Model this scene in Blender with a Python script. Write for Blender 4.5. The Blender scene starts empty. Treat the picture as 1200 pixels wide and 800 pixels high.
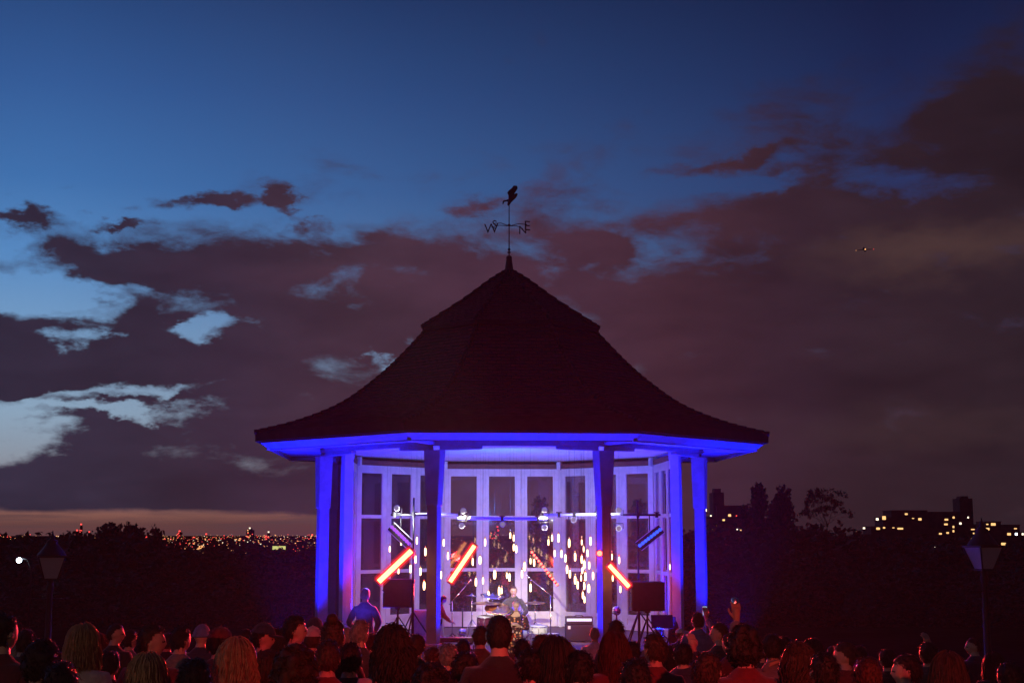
import bpy, bmesh, math, random
from mathutils import Vector, Matrix, Quaternion, noise
R = math.radians
random.seed(7)
sc = bpy.context.scene
COL = sc.collection

# ------------------------------------------------------------------ camera
F = 1600.0; PITCH = math.atan(225 / F); CAMZ = 2.24
cd = bpy.data.cameras.new('camera'); cam = bpy.data.objects.new('camera', cd); COL.objects.link(cam)
cam.location = (0, 0, CAMZ); cam.rotation_euler = (R(90) + PITCH, 0, 0)
cd.sensor_width = 36; cd.lens = 48; cd.clip_start = .1; cd.clip_end = 80000
sc.camera = cam

def at(px, py, Y):
    a = (px - 600) / F; b = (400 - py) / F
    d = (a, math.cos(PITCH) - b * math.sin(PITCH), math.sin(PITCH) + b * math.cos(PITCH))
    t = Y / d[1]
    return Vector((d[0] * t, Y, CAMZ + d[2] * t))
def azel(px, py):
    p = at(px, py, 1.0) - Vector((0, 0, CAMZ))
    return math.atan2(p.x, p.y), math.asin(p.z / p.length)
def s2l(c): c /= 255.0; return c / 12.92 if c <= .04045 else ((c + .055) / 1.055) ** 2.4
def C(r, g, b): return (s2l(r), s2l(g), s2l(b), 1)

# ------------------------------------------------------------------ render, exposure
sc.view_settings.view_transform = 'Standard'; sc.view_settings.look = 'None'
sc.view_settings.exposure = 0; sc.view_settings.gamma = 1
sc.render.engine = 'CYCLES'
sc.cycles.use_denoising = True
sc.cycles.max_bounces = 6; sc.cycles.transparent_max_bounces = 24; sc.cycles.glossy_bounces = 3
sc.cycles.sample_clamp_indirect = 4; sc.cycles.volume_bounces = 0
sc.cycles.caustics_reflective = False; sc.cycles.caustics_refractive = False

# ------------------------------------------------------------------ world: dusk sky with cloud banks
w = bpy.data.worlds.new('World'); sc.world = w; w.use_nodes = True
nt = w.node_tree; nt.nodes.clear()
class G:
    def __init__(s, nt): s.nt = nt
    def put(s, sock, v):
        if isinstance(v, bpy.types.NodeSocket): s.nt.links.new(v, sock)
        elif v is not None: sock.default_value = v
    def m(s, op, a, b=None, c=None, clamp=False):
        n = s.nt.nodes.new('ShaderNodeMath'); n.operation = op; n.use_clamp = clamp
        s.put(n.inputs[0], a); s.put(n.inputs[1], b); s.put(n.inputs[2], c); return n.outputs[0]
    def mr(s, v, a, b, c=0., d=1., smooth=True):
        n = s.nt.nodes.new('ShaderNodeMapRange'); n.interpolation_type = 'SMOOTHSTEP' if smooth else 'LINEAR'
        for i, x in enumerate((v, a, b, c, d)): s.put(n.inputs[i], x)
        return n.outputs[0]
    def vec(s, x, y, z):
        n = s.nt.nodes.new('ShaderNodeCombineXYZ')
        for i, q in enumerate((x, y, z)): s.put(n.inputs[i], q)
        return n.outputs[0]
    def sep(s, v):
        n = s.nt.nodes.new('ShaderNodeSeparateXYZ'); s.put(n.inputs[0], v); return n.outputs
    def noise(s, v, scale, detail=5, rough=.55, dist=0.):
        n = s.nt.nodes.new('ShaderNodeTexNoise'); s.put(n.inputs['Vector'], v)
        n.inputs['Scale'].default_value = scale; n.inputs['Detail'].default_value = detail
        n.inputs['Roughness'].default_value = rough; n.inputs['Distortion'].default_value = dist
        return n.outputs['Fac']
    def mix(s, f, a, b, mode='MIX'):
        n = s.nt.nodes.new('ShaderNodeMix'); n.data_type = 'RGBA'; n.blend_type = mode
        s.put(n.inputs[0], f); s.put(n.inputs[6], a); s.put(n.inputs[7], b); return n.outputs[2]
    def ramp(s, f, pts):
        n = s.nt.nodes.new('ShaderNodeValToRGB'); s.put(n.inputs[0], f); e = n.color_ramp.elements
        while len(e) > 1: e.remove(e[-1])
        e[0].position = pts[0][0]; e[0].color = pts[0][1]
        for p, c in pts[1:]:
            q = e.new(p); q.color = c
        return n.outputs[0]
    def curve(s, v, pts):
        n = s.nt.nodes.new('ShaderNodeFloatCurve'); s.put(n.inputs[1], v)
        c = n.mapping.curves[0]
        c.points[0].location = pts[0]; c.points[1].location = pts[-1]
        for p in pts[1:-1]: c.points.new(*p)
        n.mapping.update(); return n.outputs[0]
g = G(nt)
tc = nt.nodes.new('ShaderNodeTexCoord').outputs['Generated']
dx, dy, dz = g.sep(tc)
az = g.m('ARCTAN2', dx, dy); el = g.m('ARCSINE', dz)
azn = g.m('MULTIPLY_ADD', az, 1 / .8, .5, clamp=True)        # -.4 .. .4 rad
def AN(px): return min(1, max(0, azel(px, 400)[0] / .8 + .5))
def EL(py): return azel(600, py)[1]
elr = g.m('DIVIDE', el, .42, clamp=True)
def er(py): return max(0, EL(py) / .42)
left = g.ramp(elr, [(0, C(96, 62, 66)), (er(614), C(100, 66, 64)), (er(604), C(134, 90, 80)), (er(590), C(120, 92, 98)), (er(540), C(140, 150, 164)),
    (er(490), C(140, 166, 190)), (er(400), C(118, 158, 198)), (er(320), C(88, 140, 196)), (er(230), C(63, 114, 175)), (er(120), C(50, 92, 152)), (er(0), C(36, 68, 120)), (1, C(26, 46, 92))])
right = g.ramp(elr, [(0, C(66, 42, 50)), (er(600), C(66, 45, 52)), (er(450), C(70, 60, 82)), (er(330), C(52, 56, 92)),
    (er(220), C(38, 52, 96)), (er(100), C(23, 38, 78)), (er(0), C(15, 28, 62)), (1, C(16, 25, 60))])
side = g.mr(az, azel(60, 300)[0], azel(1050, 300)[0], 0., 1., False)
sky = g.mix(side, left, right)
# cloud density
vs = g.vec(g.m('MULTIPLY', dx, 13.), g.m('MULTIPLY', dy, 13.), g.m('MULTIPLY', dz, 30.))
n1 = g.noise(vs, 1.0, 10, .62, .25)
n2 = g.noise(g.vec(g.m('MULTIPLY', dx, 5.), g.m('MULTIPLY', dy, 5.), g.m('MULTIPLY', dz, 15.)), 1.0, 4, .5, .2)
tops = [(0, 300), (60, 298), (150, 292), (250, 280), (350, 265), (440, 250), (520, 246), (600, 232), (690, 216), (760, 206), (840, 186), (930, 166), (1020, 132), (1100, 104), (1200, 84)]
Tc = g.curve(azn, [(AN(x), EL(y) / .42) for x, y in tops])
Tc = g.m('MULTIPLY', Tc, .42)
d0 = g.m('SUBTRACT', Tc, el)
base = g.m('MULTIPLY', g.mr(d0, -.075, .075, -1., 1., False), .62)
def blob(px, py, rx, ry, amp, tilt=0):
    a0, e0 = azel(px, py)
    n = nt.nodes.new('ShaderNodeMapping'); n.vector_type = 'TEXTURE'
    n.inputs['Location'].default_value = (a0, e0, 0); n.inputs['Rotation'].default_value = (0, 0, R(tilt))
    n.inputs['Scale'].default_value = (rx / F, ry / F, 1)
    nt.links.new(aev, n.inputs['Vector'])
    l = nt.nodes.new('ShaderNodeVectorMath'); l.operation = 'LENGTH'; nt.links.new(n.outputs[0], l.inputs[0])
    return g.m('MULTIPLY', g.mr(l.outputs['Value'], 0., 1., 1., 0.), amp)
wv = g.vec(g.m('MULTIPLY', dx, 16.), g.m('MULTIPLY', dy, 16.), g.m('MULTIPLY', dz, 34.))
wa = g.m('MULTIPLY', g.m('SUBTRACT', g.noise(wv, 1.0, 6, .62), .5), .125)
we = g.m('MULTIPLY', g.m('SUBTRACT', g.noise(g.vec(g.m('ADD', g.sep(wv)[0], 7.3), g.sep(wv)[1], g.sep(wv)[2]), 1.0, 6, .62), .5), .055)
aev = g.vec(g.m('ADD', az, wa), g.m('ADD', el, we), 0.)
gaps = [(55, 346, 150, 34, -1.05, 4), (40, 300, 110, 30, -.45, 0), (225, 388, 100, 24, -1.1, 3), (80, 396, 55, 22, -.75, 0), (60, 474, 210, 32, -.92, 8), (150, 486, 130, 26, -.9, 0), (20, 510, 90, 36, -1.0, 0),
        (180, 456, 110, 14, -.5, 4), (452, 416, 66, 26, -1.15, 24), (880, 216, 120, 15, -.75, 0), (1085, 208, 170, 30, -.62, -3), (770, 292, 80, 22, -.38, -18), (690, 240, 70, 30, -.3, 0),
        (150, 250, 240, 26, -.25, 0), (1090, 325, 200, 14, -.12, 0)]
adds = [(230, 318, 300, 34, .62, 2), (120, 332, 120, 18, .35, 4), (430, 285, 200, 34, .45, 2), (30, 500, 60, 12, .45, 0), (100, 492, 70, 12, .7, 4), (20, 455, 60, 10, .5, 0), (690, 300, 120, 30, .3, 0), (1000, 250, 160, 26, .25, 0), (1150, 130, 120, 40, .4, 0), (18, 250, 72, 20, 1.0, -5), (245, 238, 120, 16, .95, -3), (336, 235, 26, 44, .8, 14), (150, 262, 60, 8, .7, 0), (105, 300, 90, 26, .55, 0), (90, 356, 40, 8, .3, 0),
        (850, 190, 150, 16, .55, 5), (200, 372, 80, 10, .3, 0), (60, 482, 46, 12, .55, 0), (120, 470, 70, 12, .8, 0), (40, 446, 70, 14, .5, 0), (175, 500, 60, 16, .5, 0), (200, 462, 40, 9, .5, 10), (150, 400, 55, 28, .5, 0), (560, 236, 60, 14, .4, 0)]
dens = base
for b in gaps + adds: dens = g.m('ADD', dens, blob(*b))
dens = g.m('ADD', dens, g.m('MULTIPLY', g.m('SUBTRACT', n1, .5), 2.15))
mask = g.mr(dens, -.24, .46, 0., 1.)
# the cloud deck has a base above the horizon on the left
wob = g.m('MULTIPLY', g.m('SUBTRACT', n1, .5), .012)
botw = g.mr(az, azel(120, 400)[0], azel(560, 400)[0], EL(598), EL(606))
fade = g.mr(g.m('ADD', el, wob), g.m('SUBTRACT', botw, .0016), g.m('ADD', botw, .0026), 0., 1.)
rightside = g.mr(az, azel(420, 400)[0], azel(700, 400)[0], 0., 1.)
fade = g.m('MAXIMUM', fade, rightside)
mask = g.m('MULTIPLY', mask, fade)
st = g.noise(g.vec(g.m('MULTIPLY', dx, 9.), g.m('MULTIPLY', dy, 9.), g.m('MULTIPLY', dz, 190.)), 1.0, 5, .6, .4)   # thin grey bars in the glow on the horizon
low = g.m('MULTIPLY', g.mr(el, EL(585), EL(606), 0., 1.), g.mr(st, .42, .66, 0., .75))
sky = g.mix(low, sky, C(84, 62, 66))
ccol = g.ramp(azn, [(0, C(48, 44, 64)), (AN(150), C(52, 45, 63)), (AN(380), C(60, 44, 58)), (AN(600), C(68, 45, 61)), (AN(780), C(62, 39, 50)), (AN(1000), C(48, 34, 42)), (AN(1200), C(42, 31, 38))])
shade = g.m('MULTIPLY_ADD', n2, 1.1, .42)
nd = g.noise(g.vec(g.m('MULTIPLY', dx, 16.), g.m('MULTIPLY', dy, 16.), g.m('MULTIPLY', dz, 46.)), 1.0, 6, .6, .3)
shade = g.m('MULTIPLY', shade, g.m('MULTIPLY_ADD', nd, .7, .66))
shade = g.m('MULTIPLY', shade, g.mr(el, EL(120), EL(0), 1., .75, False))
ccol = g.mix(1., ccol, g.vec(shade, shade, shade), 'MULTIPLY')
ccol = g.mix(blob(1100, 292, 240, 50, .8, 0), ccol, C(76, 56, 54))
ccol = g.mix(blob(1090, 500, 260, 40, .3, 0), ccol, C(72, 54, 56))
ccol = g.mix(blob(500, 330, 420, 40, .22, 0), ccol, C(96, 64, 84))
edge = g.mr(dens, .0, .6, .45, 1.)                            # thin edges pass skylight
final = g.mix(g.m('MULTIPLY', mask, g.mr(dens, .0, .45, .82, 1.)), sky, ccol)
nb = nt.nodes.new('ShaderNodeBackground'); nb.inputs['Strength'].default_value = 1.0
back = g.mr(dy, -.4, .5, .3, 1.)                             # the sky opposite the afterglow is darker
final = g.mix(1., final, g.vec(back, back, back), 'MULTIPLY')
nt.links.new(final, nb.inputs['Color'])
wo = nt.nodes.new('ShaderNodeOutputWorld'); nt.links.new(nb.outputs[0], wo.inputs[0])
w.cycles.sampling_method = 'AUTOMATIC'

# ------------------------------------------------------------------ helpers
def mat(name, col, rough=.6, metal=0., bump=0., bscale=30., var=0., emit=None, es=0., spec=.4, sheen=0., coord='Object', nosample=False):
    m = bpy.data.materials.new(name); m.use_nodes = True; n = m.node_tree; b = n.nodes['Principled BSDF']
    b.inputs['Base Color'].default_value = (*col[:3], 1); b.inputs['Roughness'].default_value = rough
    b.inputs['Metallic'].default_value = metal; b.inputs['Specular IOR Level'].default_value = spec
    if sheen: b.inputs['Sheen Weight'].default_value = sheen
    if emit: b.inputs['Emission Color'].default_value = (*emit[:3], 1); b.inputs['Emission Strength'].default_value = es
    if bump or var:
        q = G(n); tcx = n.nodes.new('ShaderNodeTexCoord').outputs[coord]
        nz = q.noise(tcx, bscale, 6, .6)
        if bump:
            bp = n.nodes.new('ShaderNodeBump'); bp.inputs['Strength'].default_value = bump; bp.inputs['Distance'].default_value = .02
            n.links.new(nz, bp.inputs['Height']); n.links.new(bp.outputs[0], b.inputs['Normal'])
        if var:
            nz2 = q.noise(tcx, bscale * .2, 5, .6)
            d = tuple(c * (1 - var) for c in col[:3]) + (1,); u = tuple(min(1, c * (1 + var)) for c in col[:3]) + (1,)
            n.links.new(q.mix(q.mr(nz2, .35, .65), d, u), b.inputs['Base Color'])
            n.links.new(q.mr(nz2, .3, .7, max(.05, rough - .12), min(1, rough + .12)), b.inputs['Roughness'])
    if nosample: m.cycles.emission_sampling = 'NONE'
    return m

class MB:
    def __init__(s): s.v = []; s.f = []; s.mi = []; s.sm = []
    def add(s, vs, fs, mi=0, sm=False, M=None):
        o = len(s.v)
        s.v += [tuple(M @ Vector(p)) if M else tuple(p) for p in vs]
        for f in fs: s.f.append([i + o for i in f]); s.mi.append(mi); s.sm.append(sm)
    def box(s, c, d, mi=0, M=None, taper=1.0):
        x, y, z = d[0] / 2, d[1] / 2, d[2] / 2
        vs = [(c[0] + i * x * (taper if k > 0 else 1), c[1] + j * y * (taper if k > 0 else 1), c[2] + k * z) for k in (-1, 1) for j in (-1, 1) for i in (-1, 1)]
        s.add(vs, [(0, 2, 3, 1), (4, 5, 7, 6), (0, 1, 5, 4), (2, 6, 7, 3), (0, 4, 6, 2), (1, 3, 7, 5)], mi, False, M)
    def tube(s, pts, r, n=8, mi=0, caps=True, M=None):
        pts = [Vector(p) for p in pts]; rs = r if isinstance(r, (list, tuple)) else [r] * len(pts)
        vs = []; up = None
        for i, p in enumerate(pts):
            t = (pts[min(i + 1, len(pts) - 1)] - pts[max(i - 1, 0)])
            t = t.normalized() if t.length > 1e-9 else Vector((0, 0, 1))
            if up is None: up = t.orthogonal().normalized()
            up = (up - t * up.dot(t)); up = up.normalized() if up.length > 1e-6 else t.orthogonal().normalized()
            q = t.cross(up)
            vs += [p + (up * math.cos(a) + q * math.sin(a)) * rs[i] for a in [2 * math.pi * k / n for k in range(n)]]
        fs = []
        for i in range(len(pts) - 1):
            for k in range(n): fs.append((i * n + k, i * n + (k + 1) % n, (i + 1) * n + (k + 1) % n, (i + 1) * n + k))
        if caps: fs.append(tuple(range(n - 1, -1, -1))); fs.append(tuple((len(pts) - 1) * n + k for k in range(n)))
        s.add(vs, fs, mi, True, M)
    def lathe(s, prof, n=16, mi=0, M=None, smooth=True):
        vs = [(r * math.cos(2 * math.pi * k / n), r * math.sin(2 * math.pi * k / n), z) for r, z in prof for k in range(n)]
        fs = []
        for i in range(len(prof) - 1):
            for k in range(n): fs.append((i * n + k, i * n + (k + 1) % n, (i + 1) * n + (k + 1) % n, (i + 1) * n + k))
        fs.append(tuple(range(n - 1, -1, -1))); fs.append(tuple((len(prof) - 1) * n + k for k in range(n)))
        s.add(vs, fs, mi, smooth, M)
    def ball(s, c, r, n=10, mi=0, M=None):
        r = r if isinstance(r, (tuple, list)) else (r, r, r); vs = [(c[0], c[1], c[2] - r[2])]; h = n // 2
        for i in range(1, h):
            a = math.pi * i / h - math.pi / 2
            vs += [(c[0] + r[0] * math.cos(a) * math.cos(b), c[1] + r[1] * math.cos(a) * math.sin(b), c[2] + r[2] * math.sin(a)) for b in [2 * math.pi * k / n for k in range(n)]]
        vs.append((c[0], c[1], c[2] + r[2])); fs = []
        for k in range(n): fs.append((0, 1 + (k + 1) % n, 1 + k))
        for i in range(h - 2):
            for k in range(n): fs.append((1 + i * n + k, 1 + i * n + (k + 1) % n, 1 + (i + 1) * n + (k + 1) % n, 1 + (i + 1) * n + k))
        L = len(vs) - 1
        for k in range(n): fs.append((L, 1 + (h - 2) * n + k, 1 + (h - 2) * n + (k + 1) % n))
        s.add(vs, fs, mi, True, M)
    def prism(s, poly, z0, z1, mi=0, M=None):
        n = len(poly); vs = [(x, y, z0) for x, y in poly] + [(x, y, z1) for x, y in poly]
        fs = [tuple(range(n - 1, -1, -1)), tuple(range(n, 2 * n))] + [(k, (k + 1) % n, n + (k + 1) % n, n + k) for k in range(n)]
        s.add(vs, fs, mi, False, M)
    def mesh(s, name, mats, smooth=None):
        me = bpy.data.meshes.new(name); me.from_pydata(s.v, [], s.f)
        for m in (mats if isinstance(mats, (list, tuple)) else [mats]): me.materials.append(m)
        me.polygons.foreach_set('material_index', s.mi)
        me.polygons.foreach_set('use_smooth', [bool(x) if smooth is None else smooth for x in s.sm]); me.update(); return me
    def build(s, name, mats, parent=None, bevel=0, smooth=None):
        o = bpy.data.objects.new(name, s.mesh(name, mats, smooth)); COL.objects.link(o)
        if parent: o.parent = parent
        if bevel:
            b = o.modifiers.new('bevel', 'BEVEL'); b.width = bevel; b.segments = 2; b.limit_method = 'ANGLE'
        return o

def tag(o, label=None, cat=None, group=None, kind=None):
    if label: o['label'] = label
    if cat: o['category'] = cat
    if group: o['group'] = group
    if kind: o['kind'] = kind
    return o
def empty(name, loc=(0, 0, 0), rz=0., label=None, cat=None, group=None):
    o = bpy.data.objects.new(name, None); COL.objects.link(o); o.location = loc; o.rotation_euler = (0, 0, rz)
    o.empty_display_size = .1
    return tag(o, label, cat, group)
def copy_tree(o, parent=None):
    c = o.copy(); COL.objects.link(c); c.parent = parent
    for ch in list(o.children): copy_tree(ch, c)
    return c
def polyline(pts, t):
    """value at t in 0..1 along a list of (r,z) with catmull smoothing"""
    n = len(pts) - 1; x = t * n; i = min(int(x), n - 1); u = x - i
    p = [pts[max(i - 1, 0)], pts[i], pts[i + 1], pts[min(i + 2, n)]]
    return tuple(.5 * ((2 * p[1][k]) + (-p[0][k] + p[2][k]) * u + (2 * p[0][k] - 5 * p[1][k] + 4 * p[2][k] - p[3][k]) * u * u + (-p[0][k] + 3 * p[1][k] - 3 * p[2][k] + p[3][k]) * u ** 3) for k in (0, 1))

# ------------------------------------------------------------------ materials
M = {}
M['grass'] = mat('grass_ground', (.014, .018, .010), 1., spec=0., bump=.5, bscale=3, var=.4)
M['paving'] = mat('paving', (.016, .014, .013), 1., spec=0., bump=.3, bscale=8, var=.25)
M['paint'] = mat('white_painted_timber', (.62, .62, .62), .45, bump=.08, bscale=18, var=.08)
M['postpaint'] = mat('grey_painted_timber', (.26, .25, .26), .5, bump=.12, bscale=20, var=.12)
M['ceil'] = mat('ceiling_paint', (.68, .67, .68), .7, bump=.05, bscale=10, var=.06)
M['brown'] = mat('brown_timber', (.16, .07, .05), .6, bump=.15, bscale=25, var=.2)
M['black'] = mat('black_metal', (.02, .02, .022), .45, metal=.3, bump=.05, bscale=60, var=.2)
M['cab'] = mat('black_cabinet', (.022, .02, .022), .65, bump=.25, bscale=120, var=.2)
M['chrome'] = mat('chrome', (.75, .75, .76), .2, metal=1.)
M['alu'] = mat('bright_tube', (.85, .85, .86), .35, metal=.2, bump=.03, bscale=60)
M['brass'] = mat('cymbal_bronze', (.75, .5, .16), .28, metal=1., bump=.1, bscale=60)
M['floor'] = mat('stage_floor', (.16, .12, .10), .6, bump=.15, bscale=14, var=.3)
M['iron'] = mat('cast_iron', (.03, .03, .035), .5, metal=.2, bump=.1, bscale=50)
M['far'] = mat('far_building', (.05, .04, .045), .9)
M['brick'] = mat('estate_brick', (.16, .09, .07), .9, bump=.2, bscale=1.5, var=.25)
M['bark'] = mat('bark', (.05, .04, .03), .95, bump=.6, bscale=12, var=.3)
M['leaf'] = mat('leaf', (.026, .042, .016), .7, var=.3, bscale=2)
M['leafd'] = mat('dark_leaf', (.018, .032, .015), .7, var=.3, bscale=2)
def tiles():
    m = mat('roof_tile', (.115, .036, .026), .8); n = m.node_tree; q = G(n); b = n.nodes['Principled BSDF']
    uv = n.nodes.new('ShaderNodeTexCoord').outputs['UV']
    br = n.nodes.new('ShaderNodeTexBrick'); n.links.new(uv, br.inputs['Vector'])
    br.inputs['Color1'].default_value = (.15, .036, .026, 1); br.inputs['Color2'].default_value = (.07, .026, .022, 1); br.inputs['Mortar'].default_value = (.02, .008, .006, 1)
    br.inputs['Scale'].default_value = 1; br.inputs['Mortar Size'].default_value = .012; br.inputs['Brick Width'].default_value = .2; br.inputs['Row Height'].default_value = .13
    nz = q.noise(n.nodes.new('ShaderNodeTexCoord').outputs['Object'], 3, 6, .6)
    n.links.new(q.mix(q.mr(nz, .35, .7, 0., .55), br.outputs['Color'], (.05, .05, .03, 1)), b.inputs['Base Color'])
    bp = n.nodes.new('ShaderNodeBump'); bp.inputs['Strength'].default_value = .6; bp.inputs['Distance'].default_value = .02
    n.links.new(br.outputs['Fac'], bp.inputs['Height']); bp.invert = True; n.links.new(bp.outputs[0], b.inputs['Normal'])
    return m
M['tile'] = tiles()
def glassmat(name, tint=(1, 1, 1, 1), dirt=.0):
    m = bpy.data.materials.new(name); m.use_nodes = True; n = m.node_tree; n.nodes.clear(); q = G(n)
    t = n.nodes.new('ShaderNodeBsdfTransparent'); t.inputs[0].default_value = tint
    gl = n.nodes.new('ShaderNodeBsdfGlossy'); gl.inputs['Roughness'].default_value = .04
    fr = n.nodes.new('ShaderNodeFresnel'); fr.inputs[0].default_value = 1.5
    mx = n.nodes.new('ShaderNodeMixShader'); n.links.new(q.m('MULTIPLY', fr.outputs[0], 1.6, clamp=True), mx.inputs[0]); n.links.new(t.outputs[0], mx.inputs[1]); n.links.new(gl.outputs[0], mx.inputs[2])
    nz = q.noise(n.nodes.new('ShaderNodeTexCoord').outputs['Object'], 2.5, 5, .6)
    bp = n.nodes.new('ShaderNodeBump'); bp.inputs['Strength'].default_value = .06; n.links.new(nz, bp.inputs['Height']); n.links.new(bp.outputs[0], gl.inputs['Normal'])
    df = n.nodes.new('ShaderNodeBsdfDiffuse'); df.inputs[0].default_value = (.6, .6, .6, 1)
    mx2 = n.nodes.new('ShaderNodeMixShader'); n.links.new(q.mr(nz, .3, .75, dirt * .4, dirt), mx2.inputs[0]); n.links.new(mx.outputs[0], mx2.inputs[1]); n.links.new(df.outputs[0], mx2.inputs[2])
    o = n.nodes.new('ShaderNodeOutputMaterial'); n.links.new(mx2.outputs[0], o.inputs[0]); return m
M['glass'] = glassmat('window_glass', (.93, .93, .95, 1), .05)
def em(name, col, s, nosample=False):
    m = bpy.data.materials.new(name); m.use_nodes = True; n = m.node_tree; n.nodes.clear()
    e = n.nodes.new('ShaderNodeEmission'); e.inputs[0].default_value = (*col[:3], 1); e.inputs[1].default_value = s
    o = n.nodes.new('ShaderNodeOutputMaterial'); n.links.new(e.outputs[0], o.inputs[0])
    if nosample: m.cycles.emission_sampling = 'NONE'
    return m
def halo(name, col, s, tr):
    m = bpy.data.materials.new(name); m.use_nodes = True; n = m.node_tree; n.nodes.clear()
    e = n.nodes.new('ShaderNodeEmission'); e.inputs[0].default_value = (*col[:3], 1); e.inputs[1].default_value = s
    t = n.nodes.new('ShaderNodeBsdfTransparent'); mx = n.nodes.new('ShaderNodeMixShader'); mx.inputs[0].default_value = tr
    n.links.new(e.outputs[0], mx.inputs[1]); n.links.new(t.outputs[0], mx.inputs[2])
    o = n.nodes.new('ShaderNodeOutputMaterial'); n.links.new(mx.outputs[0], o.inputs[0]); m.cycles.emission_sampling = 'NONE'; return m
M['redcore'] = em('red_led_core', (1.0, .46, .13), 13)
M['redfringe'] = halo('red_glow_fringe', (1.0, .03, .02), 2.6, .5)  # red glow round the tubes, painted as a see-through emissive shell
M['redhalo'] = halo('red_outer_glow', (1.0, .02, .03), 1.1, .82)  # fainter, wider layer of the same painted glow
M['reddot'] = em('red_led_dot', (1.0, .06, .04), 11)
M['bulb'] = em('filament_bulb', (1.0, .62, .30), 7)
M['lav'] = em('lamp_lens', (.42, .34, .6), .55, True)
M['win'] = em('lit_window', (1.0, .55, .2), 1.5, True)
M['winw'] = em('pale_lit_window', (1.0, .85, .6), 2.2, True)
M['cwarm'] = em('city_light_warm', (1.0, .45, .17), 1.5, True)
M['cwhite'] = em('city_light_white', (1.0, .8, .6), 1.6, True)
M['cred'] = em('city_light_red', (1.0, .07, .06), 2.2, True)
M['streetw'] = em('street_lamp_lens', (.75, .87, 1.0), 12, True)
M['amplit'] = em('amp_lit_panel', (.85, .72, 1.0), 1.6)

# ------------------------------------------------------------------ terrain
def hgt(x, y):
    d = y
    if d < 7: h = 0
    elif d < 20: h = -.75 * (d - 7) / 13
    elif d < 45: h = -.75
    else: h = max(-60, -.75 - (d - 45) * .12)
    r = math.hypot(x, y)
    h += 52 * math.exp(-(((x - 330) / 330) ** 2 + ((y - 950) / 330) ** 2)) * min(1, max(0, (r - 300) / 300))
    return h
ys = [-200, -80, -30, -10, 0, 4, 7, 9, 11, 13, 15, 17, 20, 25, 30, 36, 45, 50, 60, 75, 95, 120, 150, 190, 240, 300, 370, 450, 540, 600, 680, 760, 840, 920, 1000, 1100, 1250, 1450, 1800, 2500, 4000, 7000, 12000, 20000, 40000]
us = [-1.2, -.8, -.55, -.4, -.3, -.2, -.1, 0, .1, .2, .25, .3, .35, .4, .45, .5, .6, .8, 1.2]
mb = MB(); nx = len(us)
for y in ys:
    for u in us:
        x = u * max(60, abs(y) * 1.05 + 30); mb.v.append((x, y, hgt(x, y)))
for j in range(len(ys) - 1):
    for i in range(nx - 1):
        mb.f.append([j * nx + i, j * nx + i + 1, (j + 1) * nx + i + 1, (j + 1) * nx + i]); mb.mi.append(0); mb.sm.append(True)
tag(mb.build('ground', M['grass']), kind='structure')
mb = MB(); seg = []
for x0 in range(-14, 14, 2):
    pass
pv = [(-16, y) for y in (-12, 7, 20, 40)]; rows = [-12, 0, 7, 12, 20, 30, 40]
for y in rows: mb.v += [(-13, y, hgt(0, y) + .02), (13, y, hgt(0, y) + .02)]
for j in range(len(rows) - 1): mb.f.append([2 * j, 2 * j + 1, 2 * j + 3, 2 * j + 2]); mb.mi.append(0); mb.sm.append(False)
tag(mb.build('terrace_paving', M['paving']), kind='structure')

# ------------------------------------------------------------------ bandstand
CX, CY, FZ = -.07, 32.3, -.15
PHI = R(3)
RP, RE, RG = 4.54, 6.08, 4.0
bs = empty('bandstand', (CX, CY, 0), PHI, 'octagonal bandstand with a flared dark tiled roof, blue lit eaves and glazed back', 'bandstand')
def pol(r, th, z): return Vector((r * math.sin(th), -r * math.cos(th), z))
VT = [R(22.5 + 45 * k) for k in range(8)]
def octring(r, z): return [pol(r, t, z) for t in VT]
def ringbox(mb, r0, r1, z0, z1, mi=0):
    vs = octring(r0, z0) + octring(r1, z0) + octring(r1, z1) + octring(r0, z1); fs = []
    for a in range(4):
        b = (a + 1) % 4
        for k in range(8): fs.append((a * 8 + k, a * 8 + (k + 1) % 8, b * 8 + (k + 1) % 8, b * 8 + k))
    mb.add(vs, fs, mi)
# platform
mb = MB(); vs = octring(4.8, -.9) + octring(4.8, FZ); mb.add(vs, [tuple(range(7, -1, -1)), tuple(range(8, 16))] + [(k, (k + 1) % 8, 8 + (k + 1) % 8, 8 + k) for k in range(8)])
mb.build('platform', M['floor'], bs)
mb = MB(); ringbox(mb, 4.79, 4.86, FZ - .1, FZ + .02); mb.build('edge_strip', M['paint'], bs)
mb = MB(); ringbox(mb, 4.86, 5.2, -.9, FZ - .28); mb.build('step', M['paving'], bs)
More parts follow.
